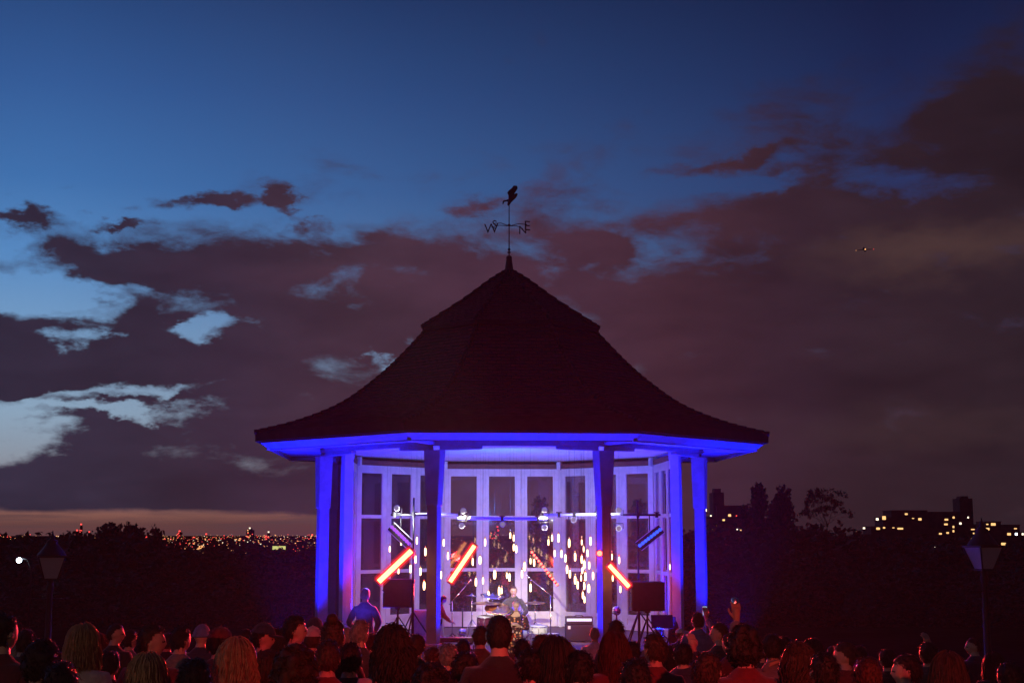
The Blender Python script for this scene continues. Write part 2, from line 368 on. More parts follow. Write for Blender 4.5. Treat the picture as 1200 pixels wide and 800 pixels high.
# posts
for k, th in enumerate(VT):
    mb = MB(); Mx = Matrix.Translation(pol(RP, th, 0)) @ Matrix.Rotation(th, 4, 'Z')
    mb.box((0, 0, (FZ + 2.84) / 2), (.22, .22, 2.84 - FZ), M=Mx)
    # flared head of the post
    a, b = .125, .18; z0, z1 = 2.80, 3.93
    vs = [(-a, -.13, z0), (a, -.13, z0), (a, .13, z0), (-a, .13, z0), (-b, -.15, z1), (b, -.15, z1), (b, .15, z1), (-b, .15, z1)]
    mb.add(vs, [(3, 2, 1, 0), (4, 5, 6, 7), (0, 1, 5, 4), (1, 2, 6, 5), (2, 3, 7, 6), (3, 0, 4, 7)], M=Mx)
    mb.box((0, 0, FZ + .1), (.28, .28, .2), M=Mx)
    p = mb.build('post', M['postpaint'], bs, bevel=.008)
    for s in (-1, 1):
        mb = MB(); th2 = th + s * R(45); d = (pol(RP, th2, 0) - pol(RP, th, 0)).normalized(); o = pol(RP, th, 0)
        n = Vector((d.y, -d.x, 0)) * .075
        L = .98; prof = [(.10, 3.93), (.10, 4.02), (L, 4.02), (L, 3.965), (L - .06, 3.955)]
        vs = [o + d * u + n + Vector((0, 0, z)) for u, z in prof] + [o + d * u - n + Vector((0, 0, z)) for u, z in prof]; q = len(prof)
        mb.add(vs, [tuple(range(q)), tuple(range(2 * q - 1, q - 1, -1))] + [(i, q + i, q + (i + 1) % q, (i + 1) % q) for i in range(q)])
        mb.build('bracket', M['postpaint'], p, bevel=.006)
mb = MB(); ringbox(mb, RP - .09, RP + .09, 4.022, 4.15); mb.build('beam', M['postpaint'], bs)
# ceiling, soffit, fascia
mb = MB(); vs = octring(RP - .09, 4.13); mb.add(vs, [tuple(range(7, -1, -1))]); vs2 = octring(RP - .09, 4.17); mb.add(vs2, [tuple(range(8))]); mb.build('ceiling', M['ceil'], bs)
mb = MB()
nb_ = 12
for i in range(nb_):                                            # soffit boards
    r0 = RP + .09 + (5.77 - RP - .09) * i / nb_; r1 = RP + .09 + (5.77 - RP - .09) * (i + 1) / nb_ - .008
    zz = 4.118 + .02 * i / nb_
    ringbox(mb, r0, r1, zz, zz + .018)
mb.build('soffit', M['paint'], bs)
mb = MB(); vs = octring(5.80, 4.06) + octring(5.985, 4.19) + octring(5.985, 4.2) + octring(5.80, 4.2); fs = []
for a in range(4):
    for k in range(8): fs.append((a * 8 + k, a * 8 + (k + 1) % 8, (a + 1) % 4 * 8 + (k + 1) % 8, (a + 1) % 4 * 8 + k))
mb.add(vs, fs); mb.build('fascia', M['paint'], bs)
mb = MB(); ringbox(mb, 5.77, 5.80, 4.045, 4.1); mb.build('fascia_bead', M['postpaint'], bs)
for th in VT:
    mb = MB(); Mx = Matrix.Rotation(th, 4, 'Z'); mb.box((0, -(RP + .1 + 5.84) / 2, 4.08), (.09, 5.84 - RP - .1, .08), M=Mx); mb.build('rafter', M['paint'], bs)
# roof tiers
prof_lo = [(6.10, 4.40), (5.139, 4.664), (4.161, 5.081), (3.36, 5.658), (2.747, 6.22), (2.119, 6.894)]
prof_up = [(2.22, 6.97), (2.014, 7.112), (1.151, 7.69), (.486, 8.193), (.06, 8.47)]
def tier(name, prof, course=.115, edge=.2, seg=26):
    N = 400; pts = [polyline(prof, i / N) for i in range(N + 1)]; acc = [0]
    for i in range(N): acc.append(acc[-1] + math.dist(pts[i], pts[i + 1]))
    nc = int(acc[-1] / course); rings = []
    def P(s):
        for i in range(N):
            if acc[i + 1] >= s: return pts[i]
        return pts[-1]
    for c in range(nc + 1):
        s = acc[-1] * c / nc; r, z = P(s)
        if c: rings.append((r + .004, z, 0, c))                 # top end of the course below, tucked in
        if c < nc: rings.append((r + .012, z + .022, 1, c))      # raised butt of the next course
    rnd = random.Random(3); vs = []; W = 8 * seg; uvs = []
    for r, z, j, c in rings:
        jit = [rnd.uniform(-.006, .008) * j for _ in range(W)]
        for k in range(8):
            a, b = pol(r, VT[k], z), pol(r, VT[(k + 1) % 8], z)
            for i in range(seg):
                p = a.lerp(b, i / seg); p.z += jit[k * seg + i]
                vs.append(p); uvs.append(((i / seg - .5) * (a - b).length + k * 7.03, c * .13))
    fs = []
    for q in range(len(rings) - 1):
        for k in range(W): fs.append((q * W + k, q * W + (k + 1) % W, (q + 1) * W + (k + 1) % W, (q + 1) * W + k))
    # butt edge and underside
    r, z, _, _ = rings[0]; o = len(vs)
    for rr, zz in ((r - .01, z - edge), (r - .25, z - edge + .01)):
        for k in range(8):
            a, b = pol(rr, VT[k], zz), pol(rr, VT[(k + 1) % 8], zz)
            for i in range(seg): vs.append(a.lerp(b, i / seg)); uvs.append((0, 0))
    for k in range(W):
        k2 = (k + 1) % W
        fs.append((k2, k, o + k, o + k2)); fs.append((o + k2, o + k, o + W + k, o + W + k2))
    m_ = MB(); m_.add(vs, fs); ob = m_.build(name, M['tile'], bs)
    uvl = ob.data.uv_layers.new(name='UVMap')
    for poly in ob.data.polygons:
        us_ = [uvs[ob.data.loops[l].vertex_index] for l in poly.loop_indices]; mu = max(u[0] for u in us_)
        for l, u in zip(poly.loop_indices, us_): uvl.data[l].uv = (u[0] if mu - u[0] < 3 else mu, u[1])
    return ob
roof = tier('roof', prof_lo); roof2 = tier('roof_cap', prof_up, edge=.09)
for prof, par, n_ in ((prof_lo, roof, 26), (prof_up, roof2, 12)):
    for th in VT:
        mb = MB()
        for i in range(n_):
            r, z = polyline(prof, i / n_); r2, z2 = polyline(prof, (i + 1.12) / n_ if i < n_ - 1 else 1)
            mb.tube([pol(r + .02, th, z + .02), pol(r2 + .01, th, z2 + .015)], [.062, .045], 6)
        mb.build('hip_ridge', M['tile'], par)
mb = MB(); mb.lathe([(.14, 8.42), (.15, 8.47), (.11, 8.5), (.10, 8.55), (.065, 8.80), (.075, 8.82), (.05, 8.86)], 12); fin = mb.build('finial', M['brown'], bs)
# weather vane
mb = MB(); mb.tube([(0, 0, 8.85), (0, 0, 10.12)], [.015, .010], 8); mb.ball((0, 0, 9.62), .034); mb.ball((0, 0, 9.02), .035); mb.ball((0, 0, 8.95), (.05, .05, .02))
ARM = [(R(158), 'W', .46), (R(215), 'S', .44), (R(-22), 'E', .46), (R(38), 'N', .44)]
for a, ch, L in ARM: mb.tube([(0, 0, 9.6), (math.cos(a) * L * .55, math.sin(a) * L * .55, 9.635), (math.cos(a) * L, math.sin(a) * L, 9.6)], .009, 6)
vane = mb.build('weather_vane', M['iron'], bs)
for a, ch, L in ARM:
    cu = bpy.data.curves.new('letter', 'FONT'); cu.body = ch; cu.size = .34 if ch in 'WE' else .30; cu.extrude = .006; cu.align_x = 'CENTER'; cu.align_y = 'CENTER'; cu.offset = -.002
    to = bpy.data.objects.new('tmp', cu); COL.objects.link(to); bpy.context.view_layer.update()
    me = bpy.data.meshes.new_from_object(to.evaluated_get(bpy.context.evaluated_depsgraph_get())); bpy.data.objects.remove(to)
    me.materials.clear(); me.materials.append(M['iron'])
    lo = bpy.data.objects.new('letter', me); COL.objects.link(lo); lo.parent = vane
    lo.location = (math.cos(a) * L, math.sin(a) * L, 9.56); lo.rotation_euler = (R(90), 0, R({'W': -12, 'S': 25, 'E': 20, 'N': -30}[ch]))
fig = [(400, 85), (455, 90), (465, 130), (430, 190), (405, 222), (455, 205), (465, 232), (440, 280), (400, 320), (360, 360), (335, 405), (310, 410), (300, 380), (322, 330), (318, 240), (300, 200), (330, 160), (370, 130)]
fig2 = [(322, 300), (285, 320), (250, 322), (228, 340), (225, 385), (240, 388), (252, 350), (290, 342), (318, 350)]
for pl, t_ in ((fig, .022), (fig2, .014)):
    pp = [((x - 330) / 13.33 * .0205, (410 - y) / 13.33 * .0205) for x, y in pl]
    mb = MB(); mb.prism(pp[::-1], -t_, t_, M=Matrix.Translation((0, 0, 10.10)) @ Matrix.Rotation(R(90), 4, 'X')); mb.build('vane_figure', M['iron'], vane, bevel=.006)

# glazed walls
SIDES = [R(90), R(135), R(180), R(225), R(270)]
AP = RG * math.cos(R(22.5)); SW = 2 * RG * math.sin(R(22.5)); BAY = (SW - .06) / 3
def window_mesh():
    mb = MB(); ws = .142; d = .07; h0, h1 = FZ + .02, 3.92
    for s in (-1, 1): mb.box((s * (BAY / 2 - ws / 2 - .004), 0, (h0 + h1) / 2), (ws, d, h1 - h0))
    gw = BAY - 2 * ws - .008
    mb.box((0, 0, (3.727 + h1) / 2), (gw, d - .004, h1 - 3.727))
    for z in (2.66, 1.317): mb.box((0, 0, z), (gw, .05, .085))
    mb.box((0, 0, .20), (gw, d - .004, .10)); mb.box((0, 0, h0 + .07), (gw, d - .004, .14)); mb.box((0, .01, (.15 + h0 + .14) / 2), (gw, .02, .15 - h0 - .14))
    for s in (-1, 1):                                           # beads round each light
        for za, zb in ((.25, 1.275), (1.36, 2.617), (2.703, 3.727)):
            mb.box((s * (gw / 2 - .008), -.012, (za + zb) / 2), (.016, .03, zb - za))
    return mb, gw
wm, gw = window_mesh(); wme = wm.mesh('window', M['paint'])
pm = MB()
for za, zb in ((.25, 1.2745), (1.3595, 2.6175), (2.7025, 3.727)): pm.box((0, .012, (za + zb) / 2), (gw, .006, zb - za - .002))
pme = pm.mesh('pane', M['glass'])
for th in SIDES:
    for i in (-1, 0, 1):
        o = bpy.data.objects.new('window', wme); COL.objects.link(o); o.parent = bs
        t = Vector((math.cos(th), math.sin(th), 0)); o.location = pol(AP, th, 0) + t * (i * BAY); o.rotation_euler = (0, 0, th + math.pi)
        p = bpy.data.objects.new('pane', pme); COL.objects.link(p); p.parent = o
    mb = MB(); Mx = Matrix.Rotation(th, 4, 'Z'); mb.box((0, -AP, 3.985), (SW - .05, .10, .115), M=Mx); mb.build('rail', M['brown'], bs)
for j in range(6):
    th = R(67.5 + 45 * j); wd = .27 if j in (0, 5) else .09
    mb = MB(); Mx = Matrix.Rotation(th, 4, 'Z'); mb.box((0, -RG + (.0 if j in (0, 5) else -.03), (FZ + 4.12) / 2), (wd, wd * .6 + .04, 4.12 - FZ), M=Mx)
    mb.box((0, -RG + .1, 4.0), (.10, .10, .22), M=Mx); mb.build('mullion', M['paint'], bs, bevel=.006)

# ------------------------------------------------------------------ lamps that light the bandstand
def W(v): return Matrix.Translation((CX, CY, 0)) @ Matrix.Rotation(PHI, 4, 'Z') @ Vector(v)
def light(kind, loc, tgt, col, e, size=.1, spot=80, blend=.6, name='light'):
    l = bpy.data.lights.new(name, kind); l.color = col; l.energy = e
    if kind == 'SPOT': l.spot_size = R(spot); l.spot_blend = blend; l.shadow_soft_size = size
    if kind == 'POINT': l.shadow_soft_size = size
    o = bpy.data.objects.new(name, l); COL.objects.link(o); o.location = loc
    if tgt is not None: o.rotation_euler = (Vector(tgt) - Vector(loc)).to_track_quat('-Z', 'Y').to_euler()
    return o
BLUE = (.0, .008, 1.0)
def uplight(loc, tgt, e, label, spot=100, col=BLUE):
    t = empty('assumed_floor_uplight', loc, 0, label, 'floodlight', 'assumed blue uplighters round the bandstand floor')
    d = (Vector(tgt) - Vector(loc)).normalized(); q = d.to_track_quat('Z', 'Y').to_matrix().to_4x4()
    mb = MB(); mb.lathe([(.07, -.1), (.09, -.06), (.09, .05), (.075, .05), (.07, .03)], 14, M=Matrix.Translation((0, 0, .16)) @ q); mb.build('lamp_body', M['black'], t)
    mb = MB(); mb.tube([(-.11, 0, .01), (-.11, 0, .17), ], .012, 6); mb.tube([(.11, 0, .01), (.11, 0, .17)], .012, 6); mb.box((0, 0, .012), (.26, .16, .02)); mb.build('lamp_yoke', M['black'], t)
    mb = MB(); mb.lathe([(.068, 0), (.068, .006)], 14, M=Matrix.Translation((0, 0, .16)) @ q @ Matrix.Translation((0, 0, .032))); mb.build('lamp_lens', em('blue_lens', (.05, .15, 1), 2, True), t)
    s = light('SPOT', Vector(loc) + Vector((0, 0, .16)) + d * .06, tgt, col, e, .06, spot, .8, 'assumed_uplight_beam')
    return t
UPS = [(-100, 3.75, 0), (-60, 4.35, 1), (-14, 4.15, 2), (14, 4.15, 3), (62, 4.35, 4), (104, 3.75, 5)]
# assumed, unseen blue uplighters: two flanking floor lamps outside, others behind the front posts
def up(thd, r, tr, tz, e, label, spot=100, z=FZ, tth=None):
    a = W(pol(r, R(thd), z)); b = W(pol(tr, R(thd if tth is None else tth), tz)); return uplight(a, b, e, label, spot)
up(-58, 5.6, 4.9, 4.1, 3900, 'assumed blue uplighter on the ground below the left eaves', 76, -.73, -66)
up(58, 5.6, 4.9, 4.1, 3900, 'assumed blue uplighter on the ground below the right eaves', 76, -.73, 66)
up(0, 4.3, 5.5, 4.1, 1500, 'assumed blue uplighter at the middle of the stage edge', 150)
up(-11, 4.25, 5.4, 4.1, 900, 'assumed blue uplighter on the stage edge between the front left post and the middle', 150)
up(12, 4.25, 5.4, 4.1, 900, 'assumed blue uplighter on the stage edge between the middle and the front right post', 150)
up(-45, 4.28, 5.4, 4.1, 1300, 'assumed blue uplighter on the stage edge in the left front opening', 118)
up(45, 4.28, 5.4, 4.1, 1300, 'assumed blue uplighter on the stage edge in the right front opening', 118)
uplight(Vector((-3.7, 23.3, -.73)), Vector((-2.8, 26.6, 1.1)), 420, 'assumed blue floodlight on the ground behind the man in the blue-lit jacket', 15, (.12, .06, 1.0))  # assumed lamp hidden by the audience, gives the blue on the man's back
up(-90, 3.5, 2.6, 4.1, 650, 'assumed blue uplighter inside by the left glazed side', 120)
up(90, 3.5, 2.6, 4.1, 650, 'assumed blue uplighter inside by the right glazed side', 120)

# warm white and lavender stage wash
def floorpt(px, Y, z=FZ): return Vector(((px - 600) / F * Y * 1.0 * math.cos(PITCH) + 0, Y, z))
def xat(px, py, Y): return at(px, py, Y).x

# ------------------------------------------------------------------ people
def eval_mesh(ob, name):
    bpy.context.view_layer.update(); dg = bpy.context.evaluated_depsgraph_get()
    me = bpy.data.meshes.new_from_object(ob.evaluated_get(dg)); me.name = name
    old = ob.data; bpy.data.objects.remove(ob); bpy.data.meshes.remove(old); return me
def skin(verts, edges, radii, sub=2, root=0):
    me = bpy.data.meshes.new('t'); me.from_pydata([tuple(v) for v in verts], edges, [])
    ob = bpy.data.objects.new('t', me); COL.objects.link(ob)
    ob.modifiers.new('s', 'SKIN'); sv = me.skin_vertices[0].data
    for i, r in enumerate(radii):
        sv[i].radius = r if isinstance(r, (tuple, list)) else (r, r); sv[i].use_root = (i == root)
    m = ob.modifiers.new('ss', 'SUBSURF'); m.levels = sub; m.render_levels = sub
    me = eval_mesh(ob, 'skin'); bb = bmesh.new(); bb.from_mesh(me); bmesh.ops.holes_fill(bb, edges=[e for e in bb.edges if e.is_boundary], sides=64); bmesh.ops.recalc_face_normals(bb, faces=bb.faces[:]); bb.to_mesh(me); bb.free()
    return me
def head_fn(n, off=0.):
    x, y, z = n; fr = max(0, y)
    px, py, pz = x * .076, y * .097, z * .116
    px *= 1 + .22 * min(0, z) * 1.0; 
    if z < -.25 and y < 0: py *= 1 + .5 * (z + .25)
    if y > 0: py *= .93
    gs = lambda a, b, s: math.exp(-(a / s) ** 2 - (b / s) ** 2)
    py += fr * (.024 * math.exp(-(x / .13) ** 2 - ((z + .16) / .20) ** 2) + .007 * math.exp(-(x / .5) ** 2 - ((z - .14) / .1) ** 2)
        - .009 * gs(abs(x) - .36, z - .0, .17) + .006 * math.exp(-(x / .26) ** 2 - ((z + .48) / .07) ** 2) - .004 * math.exp(-(x / .3) ** 2 - ((z + .57) / .05) ** 2)
        + .012 * math.exp(-(x / .3) ** 2 - ((z + .82) / .16) ** 2))
    v = Vector((px, py, pz))
    if off: v += Vector((x, y, z)) * off
    return v
def head_mb(mb, M_):
    nu, nv = 40, 28; vs = [head_fn((0, 0, -1))]; fs = []
    for i in range(1, nv):
        a = math.pi * i / nv - math.pi / 2
        for k in range(nu):
            b = 2 * math.pi * k / nu; vs.append(head_fn((math.cos(a) * math.cos(b), math.cos(a) * math.sin(b), math.sin(a))))
    vs.append(head_fn((0, 0, 1)))
    for k in range(nu): fs.append((0, 1 + (k + 1) % nu, 1 + k))
    for i in range(nv - 2):
        for k in range(nu): fs.append((1 + i * nu + k, 1 + i * nu + (k + 1) % nu, 1 + (i + 1) * nu + (k + 1) % nu, 1 + (i + 1) * nu + k))
    L = len(vs) - 1
    for k in range(nu): fs.append((L, 1 + (nv - 2) * nu + k, 1 + (nv - 2) * nu + (k + 1) % nu))
    mb.add(vs, fs, 0, True, M_)
    for s in (-1, 1): mb.ball((s * .077, -.008, -.006), (.010, .020, .031), 10, 0, M_)
def hand_mb(mb, wrist, d, up, side, curl=.35):
    """palm and five bent fingers from the wrist along d; up = back of the hand"""
    d = Vector(d).normalized(); up = (Vector(up) - d * Vector(up).dot(d)).normalized(); t = d.cross(up) * side
    def P(a, b, c): return Vector(wrist) + d * a + t * b + up * c
    mb.tube([P(-.075, 0, 0), P(-.03, 0, 0), P(.02, 0, 0), P(.06, 0, 0), P(.095, 0, 0)], [.020, .025, .031, .036, .030], 8)
    mb.ball(P(-.03, 0, 0), .027, 8)
    for i, (b, L) in enumerate(((.030, .070), (.010, .082), (-.010, .076), (-.030, .060))):
        pts = [P(.075, b, 0)]; a = 0; p = pts[0]
        for j, fr in enumerate((.3, .42, .33, .27)):
            a += curl * (0 if j == 0 else 1.0)
            p = p + (d * math.cos(a) - up * math.sin(a) + t * b * 1.6) * (L * fr); pts.append(p)
        mb.tube(pts, [.0108, .0105, .0102, .0098, .0085], 6)
    mb.tube([P(.015, .024, -.004), P(.045, .050, -.012), P(.075, .060, -.022), P(.095, .058, -.032)], [.014, .012, .0105, .008], 6)
SK = {}
def skinmat(name, col):
    m = mat(name, col, .5, bump=.04, bscale=90, var=.06); m.node_tree.nodes['Principled BSDF'].inputs['Subsurface Weight'].default_value = .12
    m.node_tree.nodes['Principled BSDF'].inputs['Subsurface Radius'].default_value = (.02, .01, .005); return m
SKIN = [skinmat('fair_skin', (.52, .33, .25)), skinmat('tan_skin', (.38, .22, .15)), skinmat('dark_skin', (.12, .06, .04))]
EYE = mat('eye', (.05, .04, .04), .2); LIP = mat('lips', (.35, .12, .10), .5)
def make_pose(arms, legs='stand', yaw=0., pitch=0., lean=0., fine=False):
    """arms: for (left, right) a tuple elbow, wrist, hand direction, palm-back direction. Faces +Y. Returns dict of meshes"""
    hipz = .93 if legs == 'stand' else .52
    def L(v):                                                   # lean the trunk forward about the hips
        v = Vector(v); v.z -= .93; v = Matrix.Rotation(-lean, 3, 'X') @ v; v.z += hipz; return v
    ctr = [L((0, 0, .93)), L((0, -.005, 1.05)), L((0, .0, 1.20)), L((0, -.01, 1.315)), L((0, -.02, 1.43)), L((0, -.008, 1.50)), L((0, .012, 1.58))]
    sh = {s: L((s * .170, -.012, 1.375)) for s in (-1, 1)}
    hc = L((0, .022, 1.618)); HR = Matrix.Rotation(yaw, 4, 'Z') @ Matrix.Rotation(pitch, 4, 'X')
    HM = Matrix.Translation(hc) @ HR
    if legs == 'stand':
        lg = {s: [Vector((s * .09, 0, .90)), Vector((s * .10, .01, .49)), Vector((s * .11, -.02, .09)), Vector((s * .125, .10, .035))] for s in (-1, 1)}
    else:
        lg = {s: [Vector((s * .10, .03, .50)), Vector((s * .16, .44, .52)), Vector((s * .17, .42, .09)), Vector((s * .18, .55, .035))] for s in (-1, 1)}
    arm = {}
    for i, s in enumerate((-1, 1)):
        e, w_, hd, ub = arms[i]; arm[s] = (L(e), L(w_), Vector(hd), Vector(ub))
    def assemble(grow, parts):
        vs = []; es = []; rs = []
        def A(v, r, p=None):
            vs.append(v); rs.append(r if isinstance(r, tuple) else (r, r)); i = len(vs) - 1
            if p is not None: es.append((p, i))
            return i
        if 'torso' in parts:
            a = A(ctr[0], (.145 + grow, .105 + grow)); b = A(ctr[1], (.130 + grow, .095 + grow), a); c = A(ctr[2], (.138 + grow, .102 + grow), b); d = A(ctr[3], (.150 + grow, .105 + grow), c)
            e = A(ctr[4], (.098 + grow * .6, .080 + grow * .6), d)
            if 'neck' in parts: f = A(ctr[5], .056, e); A(ctr[6], .055, f)
            else: A(ctr[4] + (ctr[5] - ctr[4]) * 1.0 + Vector((0, -.006, .032)), .064, e)
            for s in (-1, 1):
                q = A(sh[s], .062 + grow * .8, d); el_, wr, hd, ub = arm[s]
                m1 = A(sh[s].lerp(el_, .45), .048 + grow, q); m2 = A(el_, .040 + grow * .9, m1); m3 = A(el_.lerp(wr, .4), .038 + grow * .8, m2)
                A(wr if 'hands' in parts else wr.lerp(el_, .06), .026 + grow * .7, m3)
        if 'legs' in parts:
            if 'torso' not in parts: a = A(ctr[0] + Vector((0, 0, .02)), (.135 + grow, .105 + grow))
            for s in (-1, 1):
                h, k, an, to = lg[s]
                q = A(h, .092 + grow, a); q = A(h.lerp(k, .5), .076 + grow, q); q = A(k, .056 + grow, q); q = A(k.lerp(an, .35), .054 + grow, q); q = A(an, .036 + grow * (1.4 if 'torso' not in parts else 1), q)
                if 'feet' in parts: q2 = A(to, .034, q)
        return skin(vs, es, rs)
    body = assemble(0., ('torso', 'neck', 'legs', 'hands', 'feet'))
    if fine:                                                     # close the trunk first, then add the fine hands and head
        ob = bpy.data.objects.new('t', body); COL.objects.link(ob); rm = ob.modifiers.new('r', 'REMESH'); rm.mode = 'VOXEL'; rm.voxel_size = .012; body = eval_mesh(ob, 'skin')
    mb = MB(); mb.add([v.co for v in body.vertices], [tuple(p.vertices) for p in body.polygons]); head_mb(mb, HM)
    for s in (-1, 1): hand_mb(mb, arm[s][1], arm[s][2], arm[s][3], s)
    me = mb.mesh('t', SKIN[0]); ob = bpy.data.objects.new('t', me); COL.objects.link(ob)
    rm = ob.modifiers.new('r', 'REMESH'); rm.mode = 'VOXEL'; rm.voxel_size = .0055 if fine else .012; rm.use_smooth_shade = True
    if not fine: pass
    sm = ob.modifiers.new('sm', 'SMOOTH'); sm.factor = .5; sm.iterations = 2
    body = eval_mesh(ob, 'person_body')
    bb = bmesh.new(); bb.from_mesh(body); seen = set(); best = []           # one continuous surface
    for v0 in bb.verts:
        if v0 in seen: continue
        st = [v0]; seen.add(v0); isl = []
        while st:
            v = st.pop(); isl.append(v)
            for e_ in v.link_edges:
                o_ = e_.other_vert(v)
                if o_ not in seen: seen.add(o_); st.append(o_)
        if len(isl) > len(best): best = isl
    keep = set(best); bmesh.ops.delete(bb, geom=[v for v in bb.verts if v not in keep], context='VERTS'); bb.to_mesh(body); bb.free()
    jac = assemble(.022, ('torso',)); tro = assemble(.016, ('legs',))
    for me_, amp in ((jac, .010), (tro, .008)):
        for v in me_.vertices:
            v.co += v.normal * (noise.noise(v.co * 7) * amp + noise.noise(v.co * Vector((19, 19, 11))) * amp * .5)
        for p in me_.polygons: p.use_smooth = True
    sb = MB()
    for s in (-1, 1):
        an, to = lg[s][2], lg[s][3]; f = Vector((s * .012, .135, 0)).normalized()
        sb.tube([an + Vector((0, -.055, -.045)), an + Vector((0, -.02, -.035)), an + f * .06 + Vector((0, 0, -.04)), to + f * .04 + Vector((0, 0, -.002)), to + f * .085], [.036, .044, .042, .040, .022], 10)
    sho = sb.mesh('shoe', M['black'])
    inv = HM.inverted()                                         # eyes and lips painted by place on the face
    body.materials.clear()
    for m_ in (SKIN[0], EYE, LIP): body.materials.append(m_)
    for p in body.polygons:
        q = inv @ p.center; mi = 0
        if q.y > .06 and abs(abs(q.x) - .029) < .013 and abs(q.z - .0) < .0055: mi = 1
        if q.y > .07 and abs(q.x) < .024 and abs(q.z + .058) < .007: mi = 2
        p.material_index = mi; p.use_smooth = True
    for m_, ns in ((jac, 'jacket'), (tro, 'trousers')):
        m_.materials.clear(); m_.materials.append(M['black'])
    return dict(body=body, jacket=jac, trousers=tro, shoes=sho, hc=hc, HR=HR, top=(HM @ Vector((0, 0, .116))).z, arm=arm)

# hair ---------------------------------------------------------------
def scalp(a, b): return Vector((math.cos(a) * math.cos(b), math.cos(a) * math.sin(b), math.sin(a)))
def on_scalp(n, bald=0.):
    if n.y > .15: return n.z > .42 + .25 * (n.y - .15)
    if n.y > -.25: return n.z > -.0 + (n.y + .25) * .9
    return n.z > -.84
def hair_mesh(kind, seed):
    rnd = random.Random(seed); mb = MB(); nu, nv = 36, 24
    off = {'short': .009, 'crop': .004, 'bob': .016, 'long': .016, 'curly': .03, 'bun': .008, 'tail': .008, 'wild': .022}[kind]
    idx = {}; vs = []
    for i in range(nv + 1):
        for k in range(nu):
            n = scalp(math.pi * i / nv - math.pi / 2, 2 * math.pi * k / nu)
            o = off * (1 + 1.1 * noise.noise(n * 3.2 + Vector((seed * 3.1, 0, 0)))) + .003 * noise.noise(n * 22)
            vs.append(head_fn(n, o)); idx[(i, k)] = (len(vs) - 1, on_scalp(n))
    fs = []
    for i in range(nv):
        for k in range(nu):
            q = [idx[(i, k)], idx[(i, (k + 1) % nu)], idx[(i + 1, (k + 1) % nu)], idx[(i + 1, k)]]
            if sum(x[1] for x in q) >= 3: fs.append(tuple(x[0] for x in q))
    mb.add(vs, fs, 0, True)
    def strand(pts, r): mb.tube(pts, r, 3, 0, False)
    for _ in range(90 if kind != 'crop' else 20):                # flyaways
        n = scalp(math.asin(rnd.uniform(-.3, 1)), rnd.uniform(0, 2 * math.pi))
        if not on_scalp(n): continue
        p = head_fn(n, off); t1 = Vector((rnd.gauss(0, 1), rnd.gauss(0, 1), rnd.gauss(0, 1))); t1 = (t1 - n * t1.dot(n)).normalized(); L = rnd.uniform(.02, .06)
        strand([p - n * .004, p + n * L * .35 + t1 * L * .35, p + n * L * .4 + t1 * L * .9 - Vector((0, 0, .01))], [.0018, .0014, .0005])
    if kind in ('short', 'crop', 'bun', 'tail'):
        for _ in range(420 if kind == 'short' else 260):
            n = scalp(math.asin(rnd.uniform(-.5, 1)), rnd.uniform(0, 2 * math.pi))
            if not on_scalp(n): continue
            p = head_fn(n, off * .7); fl = Vector((rnd.gauss(0, .3), -.5 if n.z > .3 else 0, -.9 if n.z < .6 else -.2)); L = rnd.uniform(.02, .045) if kind == 'short' else .016
            if kind in ('bun', 'tail'): fl = Vector((0, -.9, .4)) - n * .3; L = .04
            q1 = p + (n * .4 + fl * .5).normalized() * L * .5; q2 = q1 + (fl + n * .1).normalized() * L * .5
            strand([p, q1, q2], [.003, .0025, .0008])
    if kind in ('bob', 'long', 'wild'):
        drop = {'bob': .20, 'long': .36, 'wild': .24}[kind]; amp = {'bob': .006, 'long': .010, 'wild': .026}[kind]
        for _ in range(900):
            b = rnd.uniform(0, 2 * math.pi); f = math.sin(b)
            if f > .62: continue                                 # the face stays open
            a = math.asin(rnd.uniform(.1, 1)); pts = []; ph = rnd.uniform(0, 6.28); dl = drop * rnd.uniform(.8, 1.04); lay = rnd.uniform(.010, .034)
            aa = a
            while aa > -.15:
                n = scalp(aa, b); pts.append(head_fn(n, lay)); aa -= .30
            p = pts[-1] if pts else head_fn(scalp(0, b), lay); z = p.z; k = 0
            out = Vector((math.cos(b), math.sin(b), 0))
            while z > .03 - dl:
                z -= .03; k += 1; fl = .06 * (k / 8) if kind != 'long' else .03 * k / 8
                inn = -.030 * max(0, k - 5) / 6 if kind == 'bob' else 0
                pts.append(Vector((p.x, p.y, z)) + out * (fl * .5 + inn + amp * math.sin(ph + k * 1.3)) + Vector((amp * math.cos(ph + k), 0, 0)))
            rr_ = rnd.choice((.0022, .003, .004, .006)); jx = rnd.gauss(0, .006); pts = [p + Vector((jx * k / len(pts), rnd.gauss(0, .0015), 0)) for k, p in enumerate(pts)]; strand(pts, [rr_ if i < len(pts) - 1 else .0008 for i in range(len(pts))])
    if kind in ('curly', 'wild'):
        for _ in range(520 if kind == 'curly' else 260):
            n = scalp(math.asin(rnd.uniform(-.75 if kind == 'curly' else -.2, 1)), rnd.uniform(0, 2 * math.pi))
            if n.y > .45 and n.z < .35: continue
            t1 = n.orthogonal().normalized(); t2 = n.cross(t1); ph = rnd.uniform(0, 6.28); ext = rnd.uniform(.008, .034); pts = []
            for i in range(7):
                pts.append(head_fn(n, .012 + ext * i / 6) + (t1 * math.cos(ph + i * 1.5) + t2 * math.sin(ph + i * 1.5)) * (.008 + .004 * i / 6) + Vector((0, 0, -.010 * i / 6 * (1 - n.z))))
            strand(pts, .0042)
